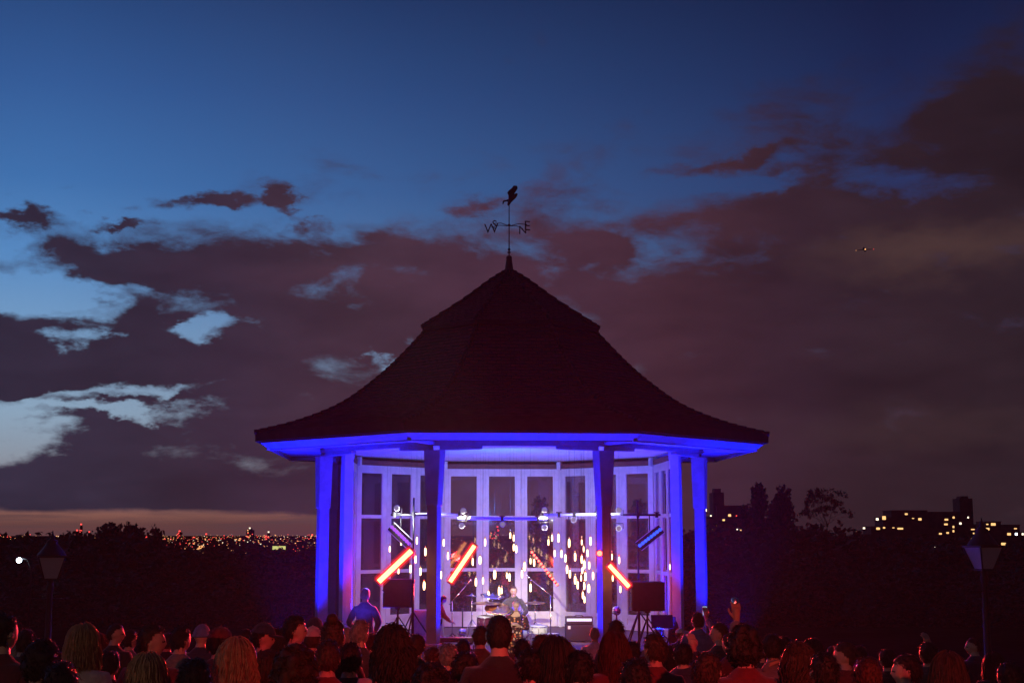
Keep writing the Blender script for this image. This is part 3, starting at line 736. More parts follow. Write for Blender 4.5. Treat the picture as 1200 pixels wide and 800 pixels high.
    if kind == 'bun':
        c = Vector((0, -.045, .128))
        for _ in range(120):
            n = scalp(math.asin(rnd.uniform(-1, 1)), rnd.uniform(0, 6.28)); t = n.orthogonal().normalized() * .03
            strand([c + n * .032 - t * .5, c + n * .038, c + n * .032 + t * .5], [.003, .004, .002])
        mb.ball(c, (.036, .036, .032), 12)
    if kind == 'tail':
        for _ in range(90):
            o = Vector((rnd.gauss(0, .012), rnd.gauss(0, .008), 0)); strand([Vector((0, -.09, .03)) + o * .5, Vector((0, -.135, .0)) + o, Vector((0, -.14, -.08)) + o * 1.4, Vector((0, -.12, -.19)) + o], [.005, .005, .005, .001])
    return mb.mesh('hair', M['black'])
def hat_mesh(kind, seed=1):
    mb = MB(); nu, nv = 32, 14; vs = []; fs = []
    lo = .12 if kind == 'beanie' else .32
    for i in range(nv + 1):
        a = math.asin(lo) + (math.pi / 2 - math.asin(lo)) * i / nv
        for k in range(nu):
            n = scalp(a, 2 * math.pi * k / nu); vs.append(head_fn(n, (.014 + .004 * math.sin(k * 2.0) * (kind == 'beanie')) + (.016 if i == 0 and kind == 'beanie' else .006)))
    for i in range(nv):
        for k in range(nu): fs.append((i * nu + k, i * nu + (k + 1) % nu, (i + 1) * nu + (k + 1) % nu, (i + 1) * nu + k))
    mb.add(vs, fs, 0, True)
    if kind == 'beanie': mb.tube([head_fn(scalp(.06, 2 * math.pi * k / 24), .018) for k in range(25)], .014, 6, 0, False)
    if kind == 'cap':
        vs = []; n_ = 12
        for r in (0, 1):
            for k in range(n_ + 1):
                b = R(20) + R(140) * k / n_; p = head_fn(scalp(.32, b), .012); q = p + Vector((p.x * .1, .075 * math.sin(b) ** 1.5, -.012)) * r; vs.append(q)
        vs += [v + Vector((0, 0, -.005)) for v in vs]; m_ = n_ + 1
        fs = []
        for k in range(n_): fs += [(k, k + 1, m_ + k + 1, m_ + k), (2 * m_ + k + 1, 2 * m_ + k, 3 * m_ + k, 3 * m_ + k + 1), (m_ + k, m_ + k + 1, 3 * m_ + k + 1, 3 * m_ + k)]
        mb.add(vs, fs, 0, True); mb.ball((0, -.005, .137), .008, 8)
    return mb.mesh('hat', M['black'])
def hairmat(name, col):
    m = mat(name, col, .38, bump=.5, bscale=160, var=.3, spec=.6); n = m.node_tree; b = n.nodes['Principled BSDF']; o = n.nodes['Material Output']
    t = n.nodes.new('ShaderNodeBsdfTranslucent'); t.inputs[0].default_value = (min(1, col[0] * 1.6 + .12), min(1, col[1] * 1.6 + .07), min(1, col[2] * 1.6 + .05), 1)
    mx = n.nodes.new('ShaderNodeMixShader'); mx.inputs[0].default_value = .35; n.links.new(b.outputs[0], mx.inputs[1]); n.links.new(t.outputs[0], mx.inputs[2]); n.links.new(mx.outputs[0], o.inputs[0]); return m
HAIRC = {'dark': hairmat('dark_hair', (.035, .02, .014)), 'brown': hairmat('brown_hair', (.09, .045, .026)), 'blond': hairmat('blond_hair', (.46, .29, .15)), 'grey': hairmat('grey_hair', (.32, .30, .28)), 'red': hairmat('auburn_hair', (.12, .035, .015))}
CLO = {}
def cloth(key, col=None):
    if key not in CLO: CLO[key] = mat(key, col, .9, bump=.35, bscale=70, var=.18, sheen=.2)
    return CLO[key]
for k_, c_ in dict(black_cloth=(.03, .026, .028), charcoal_cloth=(.055, .05, .055), navy_cloth=(.03, .035, .07), maroon_cloth=(.14, .025, .03), brown_cloth=(.10, .06, .035), grey_cloth=(.16, .16, .16), pale_cloth=(.42, .40, .38),
                   denim_cloth=(.05, .07, .13), blue_cloth=(.12, .16, .36), pink_cloth=(.45, .22, .22), tan_cloth=(.35, .25, .13), green_cloth=(.05, .08, .05), orange_cloth=(.55, .16, .03), white_cloth=(.7, .7, .7)).items(): cloth(k_, c_)
def floral():
    m = mat('floral_shirt', (.03, .02, .03), .85); n = m.node_tree; q = G(n); b = n.nodes['Principled BSDF']
    v = n.nodes.new('ShaderNodeTexVoronoi'); v.inputs['Scale'].default_value = 17; n.links.new(n.nodes.new('ShaderNodeTexCoord').outputs['Object'], v.inputs['Vector'])
    pet = q.mr(v.outputs['Distance'], .30, .42, 1., 0.)
    hue = q.ramp(q.sep(v.outputs['Color'])[0], [(0, (.75, .10, .06, 1)), (.35, (.8, .35, .12, 1)), (.6, (.7, .55, .4, 1)), (.8, (.25, .03, .03, 1)), (1, (.05, .03, .03, 1))])
    n.links.new(q.mix(pet, (.03, .012, .02, 1), hue), b.inputs['Base Color']); return m
CLO['floral'] = floral()

DOWN = lambda s: ((s * .235, -.03, 1.13), (s * .245, .06, .90), (s * .05, .25, -1), (s, 0, .1))
POCK = lambda s: ((s * .26, -.08, 1.16), (s * .17, .10, 1.02), (-s * .5, .8, -.2), (s * .2, .2, 1))
UPAR = lambda s: ((s * .27, .20, 1.42), (s * .16, .30, 1.66), (-s * .1, .15, 1), (s * .3, -1, 0))
HIGH = lambda s: ((s * .30, .10, 1.60), (s * .24, .22, 1.86), (0, .1, 1), (0, -1, 0))
PH = {}
def pose(name):
    if name in PH: return PH[name]
    yaw = {'F': 0, 'L': R(70), 'R': R(-70), 'l': R(25), 'r': R(-25), 'B': R(180)}[name[-1]]
    k = name[:-1]
    PH[name] = {'down': lambda: make_pose((DOWN(-1), DOWN(1)), yaw=yaw * (1 if abs(yaw) < 3 else 0)), 'pocket': lambda: make_pose((POCK(-1), POCK(1)), yaw=yaw, pitch=R(-6)),
        'phone': lambda: make_pose((DOWN(-1), UPAR(1)), yaw=yaw, pitch=R(4), fine=True), 'raise': lambda: make_pose((HIGH(-1), DOWN(1)), yaw=yaw, pitch=R(6), fine=True)}[k]()
    return PH[name]
HM_ = {}
def hairm(kind, seed):
    if (kind, seed) not in HM_: HM_[(kind, seed)] = hair_mesh(kind, seed)
    return HM_[(kind, seed)]
HT_ = {k: hat_mesh(k) for k in ('beanie', 'cap')}
def slot(o, m_, i=0):
    o.material_slots[i].link = 'OBJECT'; o.material_slots[i].material = m_
def put_person(P, x, y, gz, rz, scale, label, hair=None, hcol='dark', top='black_cloth', bottom='charcoal_cloth', skin_i=0, hat=None, hatc='charcoal_cloth', group=None, cat='person', wide=1.):
    t = empty('person', (x, y, gz), rz, label, cat, group); t.scale = (scale * wide, scale * wide, scale)
    b = bpy.data.objects.new('body', P['body']); COL.objects.link(b); b.parent = t; slot(b, SKIN[skin_i])
    def part(nm, me, m_, head=False):
        o = bpy.data.objects.new(nm, me); COL.objects.link(o); o.parent = t; slot(o, m_)
        if head: o.location = P['hc']; o.rotation_euler = P['HR'].to_euler()
        return o
    part('jacket', P['jacket'], CLO[top]); part('trousers', P['trousers'], CLO[bottom]); part('shoes', P['shoes'], M['black'])
    if hair: part('hair', hair, HAIRC[hcol], True)
    if hat: part('hat', HT_[hat], CLO[hatc], True)
    return t

# the crowd: px, py of the head top, distance, pose, hair, colours, label
AUD = 'audience standing in front of the bandstand'
crowd = [
 (4, 719, 9.2, 'downr', 'short', 'dark', 'maroon_cloth', 0, None, 'person in a dark maroon jacket cut by the left edge of the photo'),
 (29, 737, 12.5, 'pocketl', 'short', 'brown', 'charcoal_cloth', 0, None, 'short-haired person just behind the far left man, almost in darkness'),
 (48, 748, 8.4, 'downF', 'curly', 'dark', 'black_cloth', 0, None, 'person with dark curly hair, left of the blond bob'),
 (97, 731, 9.6, 'downr', 'bob', 'blond', 'pale_cloth', 0, None, 'person with a blond bob and a pale coat'),
 (135, 730, 15.5, 'downR', 'crop', 'dark', 'black_cloth', 0, None, 'person in profile with a violet-lit face behind the blond bob'),
 (178, 731, 10.2, 'downR', 'short', 'brown', 'maroon_cloth', 0, None, 'short-haired person looking right above the long blond hair on the left'),
 (172, 765, 7.4, 'downF', 'long', 'blond', 'brown_cloth', 0, None, 'person with long straight blond hair at the lower left edge, below the man looking right'),
 (212, 733, 12.4, 'downr', 'short', 'dark', 'grey_cloth', 0, None, 'person in a grey top with short dark hair, left of the blue beanie'),
 (236, 731, 15.5, 'downF', None, 'dark', 'navy_cloth', 0, ('beanie', 'blue_cloth'), 'person in a blue beanie left of centre-left group'),
 (257, 735, 11.0, 'pocketr', 'short', 'dark', 'charcoal_cloth', 0, ('cap', 'maroon_cloth'), 'person in a maroon cap between the blue beanie and the long fair hair'),
 (276, 748, 7.9, 'downr', 'long', 'blond', 'black_cloth', 0, None, 'person with long fair hair parted down the back, left of the big curly hair'),
 (228, 772, 7.2, 'downF', 'short', 'dark', 'maroon_cloth', 0, None, 'dark-haired person low at the bottom edge between the two long fair heads'),
 (308, 730, 12.0, 'pocketR', 'short', 'dark', 'navy_cloth', 0, ('cap', 'navy_cloth'), 'person in a navy cap looking down to the right'),
 (346, 721, 12.2, 'downR', 'short', 'dark', 'charcoal_cloth', 0, None, 'tall dark-haired person in profile, left of the purple beanie'),
 (368, 723, 15.0, 'downF', None, 'dark', 'charcoal_cloth', 0, ('beanie', 'navy_cloth'), 'person in a dark beanie beneath the left bandstand posts'),
 (366, 735, 13.2, 'downB', 'crop', 'brown', 'maroon_cloth', 0, ('cap', 'pale_cloth'), 'person in a pale cap below the beanie by the left bandstand posts'),
 (345, 755, 6.6, 'downF', 'curly', 'red', 'maroon_cloth', 0, None, 'person with big auburn curls at the bottom edge, left foreground'),
 (390, 727, 9.8, 'downF', 'bun', 'brown', 'maroon_cloth', 0, None, 'person with hair tied up in a bun'),
 (404, 735, 15.0, 'downL', 'crop', 'grey', 'pale_cloth', 0, None, 'person with a pale face close behind the bun'),
 (422, 726, 13.0, 'downr', 'short', 'grey', 'charcoal_cloth', 0, None, 'grey short-haired person right of the bun, below the man in the blue-lit jacket'),
 (410, 753, 9.6, 'downF', 'short', 'dark', 'black_cloth', 0, None, 'short dark-haired person in the row below the grey-haired one right of the bun'),
 (460, 731, 8.6, 'downr', 'wild', 'dark', 'pink_cloth', 0, None, 'person with bushy dark hair and a pinkish jacket left of the front left post'),
 (488, 743, 13.6, 'downF', 'short', 'brown', 'black_cloth', 0, None, 'person with a small round head directly left of the front left post'),
 (525, 754, 12.0, 'pocketl', 'short', 'grey', 'black_cloth', 0, None, 'grey-haired person below the keyboard'),
 (546, 763, 9.0, 'downr', 'short', 'dark', 'black_cloth', 0, None, 'dark head low between the keyboard and the tall oval head'),
 (563, 733, 15.2, 'downF', 'short', 'brown', 'brown_cloth', 0, None, 'person in a brown jacket just left of the tall oval head'),
 (585, 720, 8.7, 'downF', 'crop', 'dark', 'black_cloth', 0, None, 'tall broad-shouldered man with an oval head in the centre'),
 (622, 760, 8.6, 'downl', 'short', 'dark', 'black_cloth', 0, None, 'dark head low right of the tall man in the centre'),
 (634, 743, 13.0, 'downF', 'short', 'red', 'maroon_cloth', 0, None, 'person with short auburn hair below the snare drum'),
 (652, 746, 8.6, 'downr', 'bob', 'dark', 'black_cloth', 0, None, 'person with a dark bob left of the bass amplifier'),
 (680, 762, 8.5, 'downF', 'short', 'dark', 'black_cloth', 0, None, 'dark head at the bottom edge below the bass amplifier'),
 (722, 726, 15.2, 'downF', 'short', 'brown', 'black_cloth', 0, None, 'short-haired person right of the front right post, the farther of two overlapping heads'),
 (720, 740, 10.2, 'downF', 'long', 'red', 'maroon_cloth', 0, None, 'person with long auburn hair overlapping a farther head by the front right post'),
 (767, 742, 10.3, 'downl', 'short', 'brown', 'maroon_cloth', 0, None, 'round-headed person below the right loudspeaker'),
 (800, 753, 12.4, 'phoneF', 'short', 'dark', 'navy_cloth', 0, None, 'smaller person in front of the man in the grey-blue shirt'),
 (843, 729, 15.0, 'downL', 'crop', 'brown', 'charcoal_cloth', 0, None, 'person in profile facing left beside the right outer post'),
 (872, 731, 8.8, 'downr', 'curly', 'dark', 'maroon_cloth', 0, None, 'person with a wide mop of dark curls right of the bandstand'),
 (905, 742, 11.6, 'raiseF', 'short', 'dark', 'grey_cloth', 1, None, 'person raising one arm right of the bandstand'),
 (936, 752, 9.2, 'downl', 'wild', 'brown', 'maroon_cloth', 0, None, 'person with loose bushy brown hair right of the raised arm'),
 (966, 764, 8.2, 'downF', 'short', 'dark', 'black_cloth', 0, None, 'dark short-haired person low at the bottom edge, second right of the raised arm'),
 (990, 754, 12.0, 'pocketL', 'tail', 'brown', 'maroon_cloth', 0, None, 'person with a ponytail looking left'),
 (1018, 770, 8.6, 'downr', 'short', 'red', 'maroon_cloth', 0, None, 'person with short auburn hair low between the ponytail and the bearded face on the right'),
 (1062, 767, 9.6, 'downL', 'short', 'dark', 'charcoal_cloth', 0, None, 'person turned left with a lit face at the lower right'),
 (1088, 752, 13.0, 'phoneF', 'short', 'dark', 'charcoal_cloth', 1, None, 'person holding up one hand behind the lit face at the lower right'),
 (1112, 764, 8.8, 'downr', 'bob', 'brown', 'tan_cloth', 0, None, 'person in a tan coat at the lower right'),
 (1141, 747, 17.0, 'downL', 'crop', 'dark', 'navy_cloth', 0, None, 'person with a violet-lit face below the right lamp post'),
 (1183, 776, 9.4, 'downF', 'short', 'dark', 'black_cloth', 0, None, 'dark head at the far right of the bottom edge'),
 (70, 775, 7.0, 'downl', 'short', 'dark', 'black_cloth', 0, None, 'dark head at the bottom edge below the blond bob'),
 (128, 762, 11.0, 'downF', 'short', 'dark', 'black_cloth', 0, None, 'dark-haired person between the blond bob and the long blond hair'),
 (505, 776, 8.0, 'downr', 'curly', 'dark', 'black_cloth', 0, None, 'curly dark head low at the bottom edge below the front left post'),
 (745, 772, 7.6, 'downF', 'short', 'dark', 'black_cloth', 0, None, 'dark head at the bottom edge below the front right post'),
 (830, 764, 8.3, 'downr', 'short', 'brown', 'maroon_cloth', 0, None, 'person in maroon at the bottom edge below the man in the grey-blue shirt'),
 (18, 752, 14.0, 'downl', 'crop', 'grey', 'grey_cloth', 0, None, 'grey-haired person between the left-edge man and the curly head'),
 (116, 742, 17.5, 'downF', 'bob', 'brown', 'maroon_cloth', 0, None, 'small far brown bob just right of the blond bob'),
 (152, 738, 16.5, 'downr', 'short', 'dark', 'grey_cloth', 0, None, 'far dark head right of the violet-lit profile'),
 (196, 741, 17.0, 'pocketl', 'short', 'brown', 'black_cloth', 0, None, 'far brown head right of the short-haired person looking right'),
 (288, 737, 16.5, 'downF', 'short', 'dark', 'maroon_cloth', 0, None, 'far dark head between the maroon cap and the navy cap'),
 (327, 736, 16.0, 'downl', 'bob', 'dark', 'charcoal_cloth', 0, None, 'far dark bob just right of the navy cap'),
 (312, 762, 8.8, 'downr', 'wild', 'brown', 'black_cloth', 0, None, 'bushy brown hair at the bottom edge left of the auburn curls'),
 (384, 750, 9.2, 'downF', 'short', 'brown', 'maroon_cloth', 0, None, 'brown head at the bottom edge right of the auburn curls'),
 (437, 744, 14.8, 'downr', 'bob', 'red', 'maroon_cloth', 0, None, 'small auburn bob between the grey head and the bushy dark hair'),
 (507, 758, 13.0, 'downl', 'short', 'red', 'brown_cloth', 0, None, 'auburn head at the foot of the front left post'),
 (543, 748, 15.5, 'pocketF', 'crop', 'dark', 'maroon_cloth', 0, None, 'close-cropped dark head left of the brown jacket'),
 (612, 748, 14.0, 'downF', 'short', 'dark', 'grey_cloth', 0, None, 'far dark head between the tall oval head and the auburn one'),
 (668, 757, 13.0, 'downl', 'crop', 'brown', 'black_cloth', 0, None, 'cropped brown head right of the dark bob'),
 (741, 751, 13.5, 'downF', 'tail', 'dark', 'maroon_cloth', 0, None, 'dark ponytail between the long auburn hair and the round head'),
 (783, 757, 14.5, 'downr', 'bob', 'dark', 'black_cloth', 0, None, 'small dark bob right of the round head below the right loudspeaker'),
 (856, 742, 14.5, 'downl', 'short', 'red', 'maroon_cloth', 0, None, 'auburn head close left of the mop of dark curls'),
 (890, 750, 14.0, 'downF', 'crop', 'brown', 'charcoal_cloth', 0, None, 'cropped brown head right of the mop of dark curls'),
 (920, 745, 16.0, 'downr', 'short', 'dark', 'black_cloth', 0, None, 'far dark head right behind the raised arm'),
 (952, 748, 15.5, 'downl', 'bob', 'brown', 'maroon_cloth', 0, None, 'far brown bob right of the bushy brown hair'),
 (978, 757, 14.5, 'downF', 'short', 'dark', 'navy_cloth', 0, None, 'far dark head just left of the ponytail looking left'),
 (1008, 756, 15.5, 'pocketr', 'short', 'brown', 'charcoal_cloth', 0, None, 'far brown head right of the ponytail looking left'),
 (1040, 760, 13.8, 'downF', 'short', 'dark', 'black_cloth', 0, None, 'dark head left of the lit face at the lower right'),
 (1165, 764, 13.5, 'downl', 'bob', 'dark', 'black_cloth', 0, None, 'dark bob at the lower right between the violet-lit face and the right edge'),
]
for i, (px, py, Y, ps, hk, hc_, tp, sk_, hat, lab) in enumerate(crowd):
    P = pose(ps); p = at(px, py, Y); gz = hgt(p.x, Y) + .02
    extra = {'curly': .035, 'wild': .03, 'bun': .0, 'short': .012, 'bob': .018, 'long': .018, 'tail': .01, 'crop': .006, None: .02}[hk]
    sc_ = (p.z - gz) / (P['top'] + extra)
    rz = math.atan2(-p.x * .0 - (p.x - CX), CY - Y) * .9 * -1 if False else -math.atan2(CX - p.x, CY - Y)
    hw = 1.0
    crowd_t = put_person(P, p.x, Y, gz, rz, sc_, lab, hairm(hk, 1 + i % 3) if hk else None, hc_, tp, ('charcoal_cloth', 'denim_cloth', 'black_cloth')[i % 3], sk_, *(hat if hat else (None, 'charcoal_cloth')), group=AUD, wide=max(1.0, min(1.12, 1 / sc_)))
    if ps == 'raiseF': RAISED = (crowd_t, P)

# performers
def performer(P, px, py, Y, rz, label, base=None, **k):
    p = at(px, py, Y); gz = base if base is not None else FZ
    s_ = k.pop('scale', None) or (p.z - gz) / P['top']; t = put_person(P, p.x, Y, gz, rz, s_, label, **k); return t, s_
drum = make_pose((((-.30, .14, 1.18), (-.20, .40, 1.10), (.2, 1, -.1), (0, .2, 1)), ((.30, .14, 1.18), (.24, .38, 1.22), (-.2, 1, .2), (0, .2, 1))), 'sit', pitch=R(-6), lean=R(8), fine=True)
front = make_pose((((-.25, .04, 1.16), (-.10, .27, 1.24), (.6, .6, .4), (-.4, .4, .6)), ((.25, .04, 1.14), (.12, .27, 1.14), (-.6, .6, .1), (.3, .4, .8))), yaw=R(12), pitch=R(-4), fine=True)
keys = make_pose((((-.22, .16, 1.16), (-.14, .42, 1.02), (.0, 1, -.25), (0, .3, 1)), ((.22, .16, 1.16), (.14, .42, 1.02), (0, 1, -.25), (0, .3, 1))), pitch=R(-30), lean=R(16), fine=True)
performer(drum, 602, 686, 31.9, R(178), 'bearded drummer in a dark top seated behind the gold cymbals', base=at(602, 686, 31.9).z - drum['top'], hair=hairm('crop', 1), hcol='brown', top='charcoal_cloth')
performer(front, 605, 703, 27.3, R(170), 'pale-haired man in a dark floral suit facing the audience at the centre', base=-.73, hair=hairm('crop', 2), hcol='grey', top='floral', bottom='floral')
performer(keys, 512, 699, 28.9, R(-75), 'person in an orange patterned shirt bending over the keyboard behind the front left post', base=None, hair=hairm('short', 1), hcol='brown', top='orange_cloth', bottom='charcoal_cloth')
performer(pose('pocketr'), 428, 689, 26.6, R(-6), 'man in a blue-lit jacket standing with his back turned at the left of the stage', base=-.74, hair=hairm('crop', 1), hcol='grey', top='blue_cloth', bottom='navy_cloth')
PHM = performer(pose('phonel'), 817, 718, 20.5, R(-2), 'man in a grey-blue shirt holding up a phone by the right bandstand posts', base=-.74, hair=hairm('short', 2), hcol='brown', top='blue_cloth', bottom='denim_cloth')
performer(pose('downB'), 697, 735, 21.0, R(0), 'bald man in a white collar in front of the bass amplifier', base=-.74, hair=hairm('crop', 3), hcol='grey', top='white_cloth', bottom='denim_cloth')
performer(pose('downR'), 797, 737, 24.0, R(0), 'person in a white cap by the right edge of the stage', base=-.74, hat='cap', hatc='white_cloth', hair=hairm('crop', 3), hcol='brown', top='charcoal_cloth')
# phone in the raised hand
def hand_at(t, P, s, along=.075, out=.02):
    bpy.context.view_layer.update(); w_, hd, ub = P['arm'][s][1:]
    return t.matrix_world @ (w_ + hd.normalized() * along - ub.normalized() * out)
p = hand_at(PHM[0], pose('phonel'), 1, .09, .03)
ph = empty('phone', p, R(-4), 'small phone with a lit screen held up by the man in the grey-blue shirt', 'phone')
mb = MB(); mb.box((0, 0, 0), (.07, .009, .145)); mb.build('phone_case', M['black'], ph, bevel=.003)
mb = MB(); mb.box((0, -.006, 0), (.062, .002, .13)); mb.build('screen', em('phone_screen', (.5, .65, 1), .7, True), ph)
p = hand_at(RAISED[0], RAISED[1], -1, .12, .035)
cpo = empty('drinks_can', p + Vector((0, 0, -.0)), 0, 'small silver drinks can in the raised hand right of the bandstand', 'can')
mb = MB(); mb.lathe([(.022, -.06), (.032, -.054), (.032, .05), (.025, .058), (.024, .06)], 16); mb.build('can_body', M['chrome'], cpo)

# ------------------------------------------------------------------ stage equipment
def tripod(mb, h, spread=.45, z0=0., hub=.35, r=.012):
    for k in range(3):
        a = R(90 + 120 * k + 20); mb.tube([(0, 0, z0 + hub), (math.cos(a) * spread, math.sin(a) * spread, z0 + .015)], r, 6)
def stand(px, pytop, Y, label, arms=.42, name='lighting_stand'):
    p = at(px, pytop, Y); t = empty(name, (p.x, Y, FZ), 0, label, 'lighting stand'); h = p.z - FZ
    mb = MB(); mb.tube([(0, 0, .1), (0, 0, h * .45)], .028, 8); mb.tube([(0, 0, h * .44), (0, 0, h)], .02, 8); mb.tube([(0, 0, h * .44), (0, 0, h * .46)], .038, 8); mb.build('pole', M['black'], t)
    mb = MB(); tripod(mb, h, .55, 0, .8, .016); mb.build('tripod_base', M['black'], t); return t, h
stL, hL = stand(485, 583, 28.75, 'tall black lighting stand left of the front left post'); stR, hR = stand(747, 586, 28.9, 'tall black lighting stand right of the front right post')
# the crossbars
def bar(a, b, r, name, m, label, clamps=()):
    t = empty(name, a, 0, label, 'lighting bar'); d = b - a; mb = MB(); mb.tube([(0, 0, 0), d], r, 10); mb.build('tube', m, t)
    for u in clamps: mb = MB(); q = d * u; mb.box(q, (.06, .08, .11)); mb.tube([q + Vector((-.06, 0, .05)), q + Vector((.06, 0, .05))], .012, 6); mb.build('clamp', M['black'], t)
    return t
bar(at(458, 603, 28.8), at(503, 603, 28.8), .022, 'crossbar', M['black'], 'short dark crossbar on top of the left lighting stand', (.1, .6)); bar(at(730, 603, 28.9), at(774, 603, 28.9), .022, 'crossbar', M['black'], 'short dark crossbar on top of the right lighting stand', (.4, .9))
bar(at(487, 602, 29.6), at(541, 603, 29.6), .03, 'lighting_bar', M['alu'], 'left length of the pale lighting bar', (.3, .95)); bar(at(536, 607, 29.4), at(641, 607.5, 29.4), .034, 'lighting_bar', M['alu'], 'long middle length of the pale lighting bar', (.1, .5, .9)); bar(at(637, 603, 29.6), at(727, 602, 29.6), .03, 'lighting_bar', M['alu'], 'right length of the pale lighting bar', (.2, .4, .7))
def par(px, py, Y, label, tilt=0, yaw=0):
    p = at(px, py, Y); t = empty('par_lamp', p, R(yaw), label, 'stage lamp', 'par lamps on the lighting bar')
    Mx = Matrix.Rotation(R(90 + tilt), 4, 'X') @ Matrix.Scale(.74, 4)
    mb = MB(); mb.lathe([(.045, -.18), (.065, -.16), (.07, -.04), (.088, .03), (.088, .05), (.08, .05), (.072, .02)], 16, M=Mx); mb.build('lamp_body', M['postpaint'], t)
    mb = MB(); mb.lathe([(.07, .02), (.07, .026)], 16, M=Mx); mb.build('lamp_lens', M['lav'], t)
    s = 1 if tilt >= 0 else -1; mb = MB(); mb.tube([(-.10, .05, 0), (-.10, .05, -.11 * s), (.10, .05, -.11 * s), (.10, .05, 0)], .010, 6); mb.build('lamp_yoke', M['black'], t)
PL = [(465, 595, 28.8, 'upper par lamp at the top of the left lighting stand'), (543, 598, 29.5, 'upper par lamp at the left joint of the bar'), (638, 597, 29.5, 'upper par lamp at the right joint of the bar'), (725, 597, 29.6, 'upper par lamp by the front right post')]
for a in PL: par(*a, tilt=8)
PL = [(541, 616, 29.5, 'lower par lamp at the left joint of the bar'), (638, 618, 29.5, 'lower par lamp at the right joint of the bar'), (725, 619, 29.6, 'lower par lamp by the front right post'), (589, 614, 29.5, 'lower par lamp under the middle of the bar'), (672, 609, 29.6, 'small lower par lamp between the right joint and the front right post')]
for a in PL: par(*a, tilt=-8)
# angled flood bars
def flood(px0, py0, px1, py1, Y, label, lens):
    a = at(px0, py0, Y); b = at(px1, py1, Y); c = (a + b) / 2; d = b - a; L = d.length; ang = math.atan2(d.z, d.x)
    t = empty('batten_light', c, 0, label, 'stage light'); Mx = Matrix.Rotation(-ang, 4, 'Y')
    mb = MB(); mb.box((0, .04, 0), (L, .10, .20), M=Mx)
    for k in range(9): mb.box((-L / 2 + L * (k + .5) / 9, .105, 0), (.02, .04, .19), M=Mx)
    mb.build('lamp_housing', M['cab'], t, bevel=.01)
    for s in (-1, 1): mb = MB(); mb.box((0, -.06, s * .105), (L * .98, .11, .008), M=Mx); mb.build('barn_door', M['alu'], t)
    mb = MB()
    for k in range(8): mb.lathe([(.034, 0), (.038, .012)], 10, M=Mx @ Matrix.Translation((-L / 2 + L * (k + .5) / 8, -.012, 0)) @ Matrix.Rotation(R(90), 4, 'X'))
    mb.build('lamp_lens', lens, t)
    mb = MB(); mb.tube([(0, .03, 0), (0, .03, at(px0, 603, Y).z - c.z)], .012, 6); mb.build('lamp_yoke', M['black'], t); return t
flood(458, 616, 481, 638, 28.9, 'blunt angled light fixture glowing violet above the left red tube', em('violet_lens', (.35, .08, 1.0), 1.5, True)); flood(748, 640, 775, 619, 28.9, 'angled light fixture lit deep blue above the right loudspeaker', em('deep_blue_lens', (.02, .08, 1.0), 2.0, True))
# red tubes
def redtube(px0, py0, px1, py1, Y, label, r=.05, dots=False, e=0):
    a = at(px0, py0, Y); b = at(px1, py1, Y); c = (a + b) / 2; d = (b - a) / 2
    t = empty('red_light_tube', c, 0, label, 'light tube', 'red light tubes hung across the stage')
    n = d.normalized()
    if dots:
        mb = MB(); mb.tube([-d, d], .022, 8); mb.build('tube_back', M['black'], t, smooth=True)
        for k in range(12):
            q = -d + 2 * d * (k + .5) / 12; mb = MB(); mb.ball(q + Vector((0, -.03, 0)), .027, 8); mb.build('led', M['reddot'], t)
    else:
        mb = MB(); mb.tube([-d, d], r * .78, 12); mb.build('glowing_core', M['redcore'], t)
        mb = MB(); mb.tube([-d - n * .02, -d * .99, d * .99, d + n * .02], [r * 1.1, r * 1.45, r * 1.45, r * 1.1], 14); mb.build('glow_fringe', M['redfringe'], t)  # no solid part, carries the painted red fringe of glow
        mb = MB(); mb.tube([-d - n * .05, -d, d, d + n * .05], [r * 1.5, r * 2.15, r * 2.15, r * 1.5], 14); mb.build('outer_glow', M['redhalo'], t)  # no solid part, carries the painted outer glow
        for s in (-1, 1): mb = MB(); mb.tube([d * s + n * s * .02, d * s + n * s * .05], r * 1.0, 12); mb.build('end_cap', M['black'], t)
    top = max((-d, d), key=lambda v: v.z); mb = MB(); mb.tube([top * .9, (top.x * .9, 0, at(px0, 606, Y).z - c.z)], .006, 5); mb.build('wire', M['black'], t)
redtube(444, 681, 482, 645, 27.7, 'red light tube left of the front left post, the longest one', .062)
redtube(527.5, 681, 556, 639, 30.6, 'red light tube just right of the front left post', .056)
redtube(622, 645, 654, 686, 29.7, 'thin red light tube with a row of separate glowing dots', dots=True)
redtube(714, 662, 737, 687, 27.75, 'short red light tube beside the right loudspeaker', .05)
a = at(702.5, 648, 27.6); t = empty('red_spot_lamp', a, 0, 'small round red lamp on the front right post', 'lamp')
mb = MB(); mb.lathe([(.03, -.10), (.07, -.06), (.075, .01), (.06, .01)], 14, M=Matrix.Rotation(R(90), 4, 'X')); mb.build('lamp_body', M['black'], t)
mb = MB(); mb.ball((0, -.03, 0), (.055, .03, .055), 12); mb.build('lamp_lens', M['reddot'], t)
mb = MB(); mb.tube([(0, .02, 0), (.02, .25, 0)], .012, 6); mb.build('lamp_arm', M['black'], t)
RED = (1.0, .035, .03)
light('SPOT', a + Vector((0, -.12, 0)), (-.6, 10, 1.0), RED, 11000, .06, 62, .7, 'red_spot_beam')
light('SPOT', at(460, 662, 28.4), (-4, 9, 1.2), RED, 3400, .15, 80, .8, 'red_tube_beam')
light('SPOT', at(541, 664, 30.2), (-1, 9, 1.2), RED, 3200, .15, 80, .8, 'red_tube_beam')
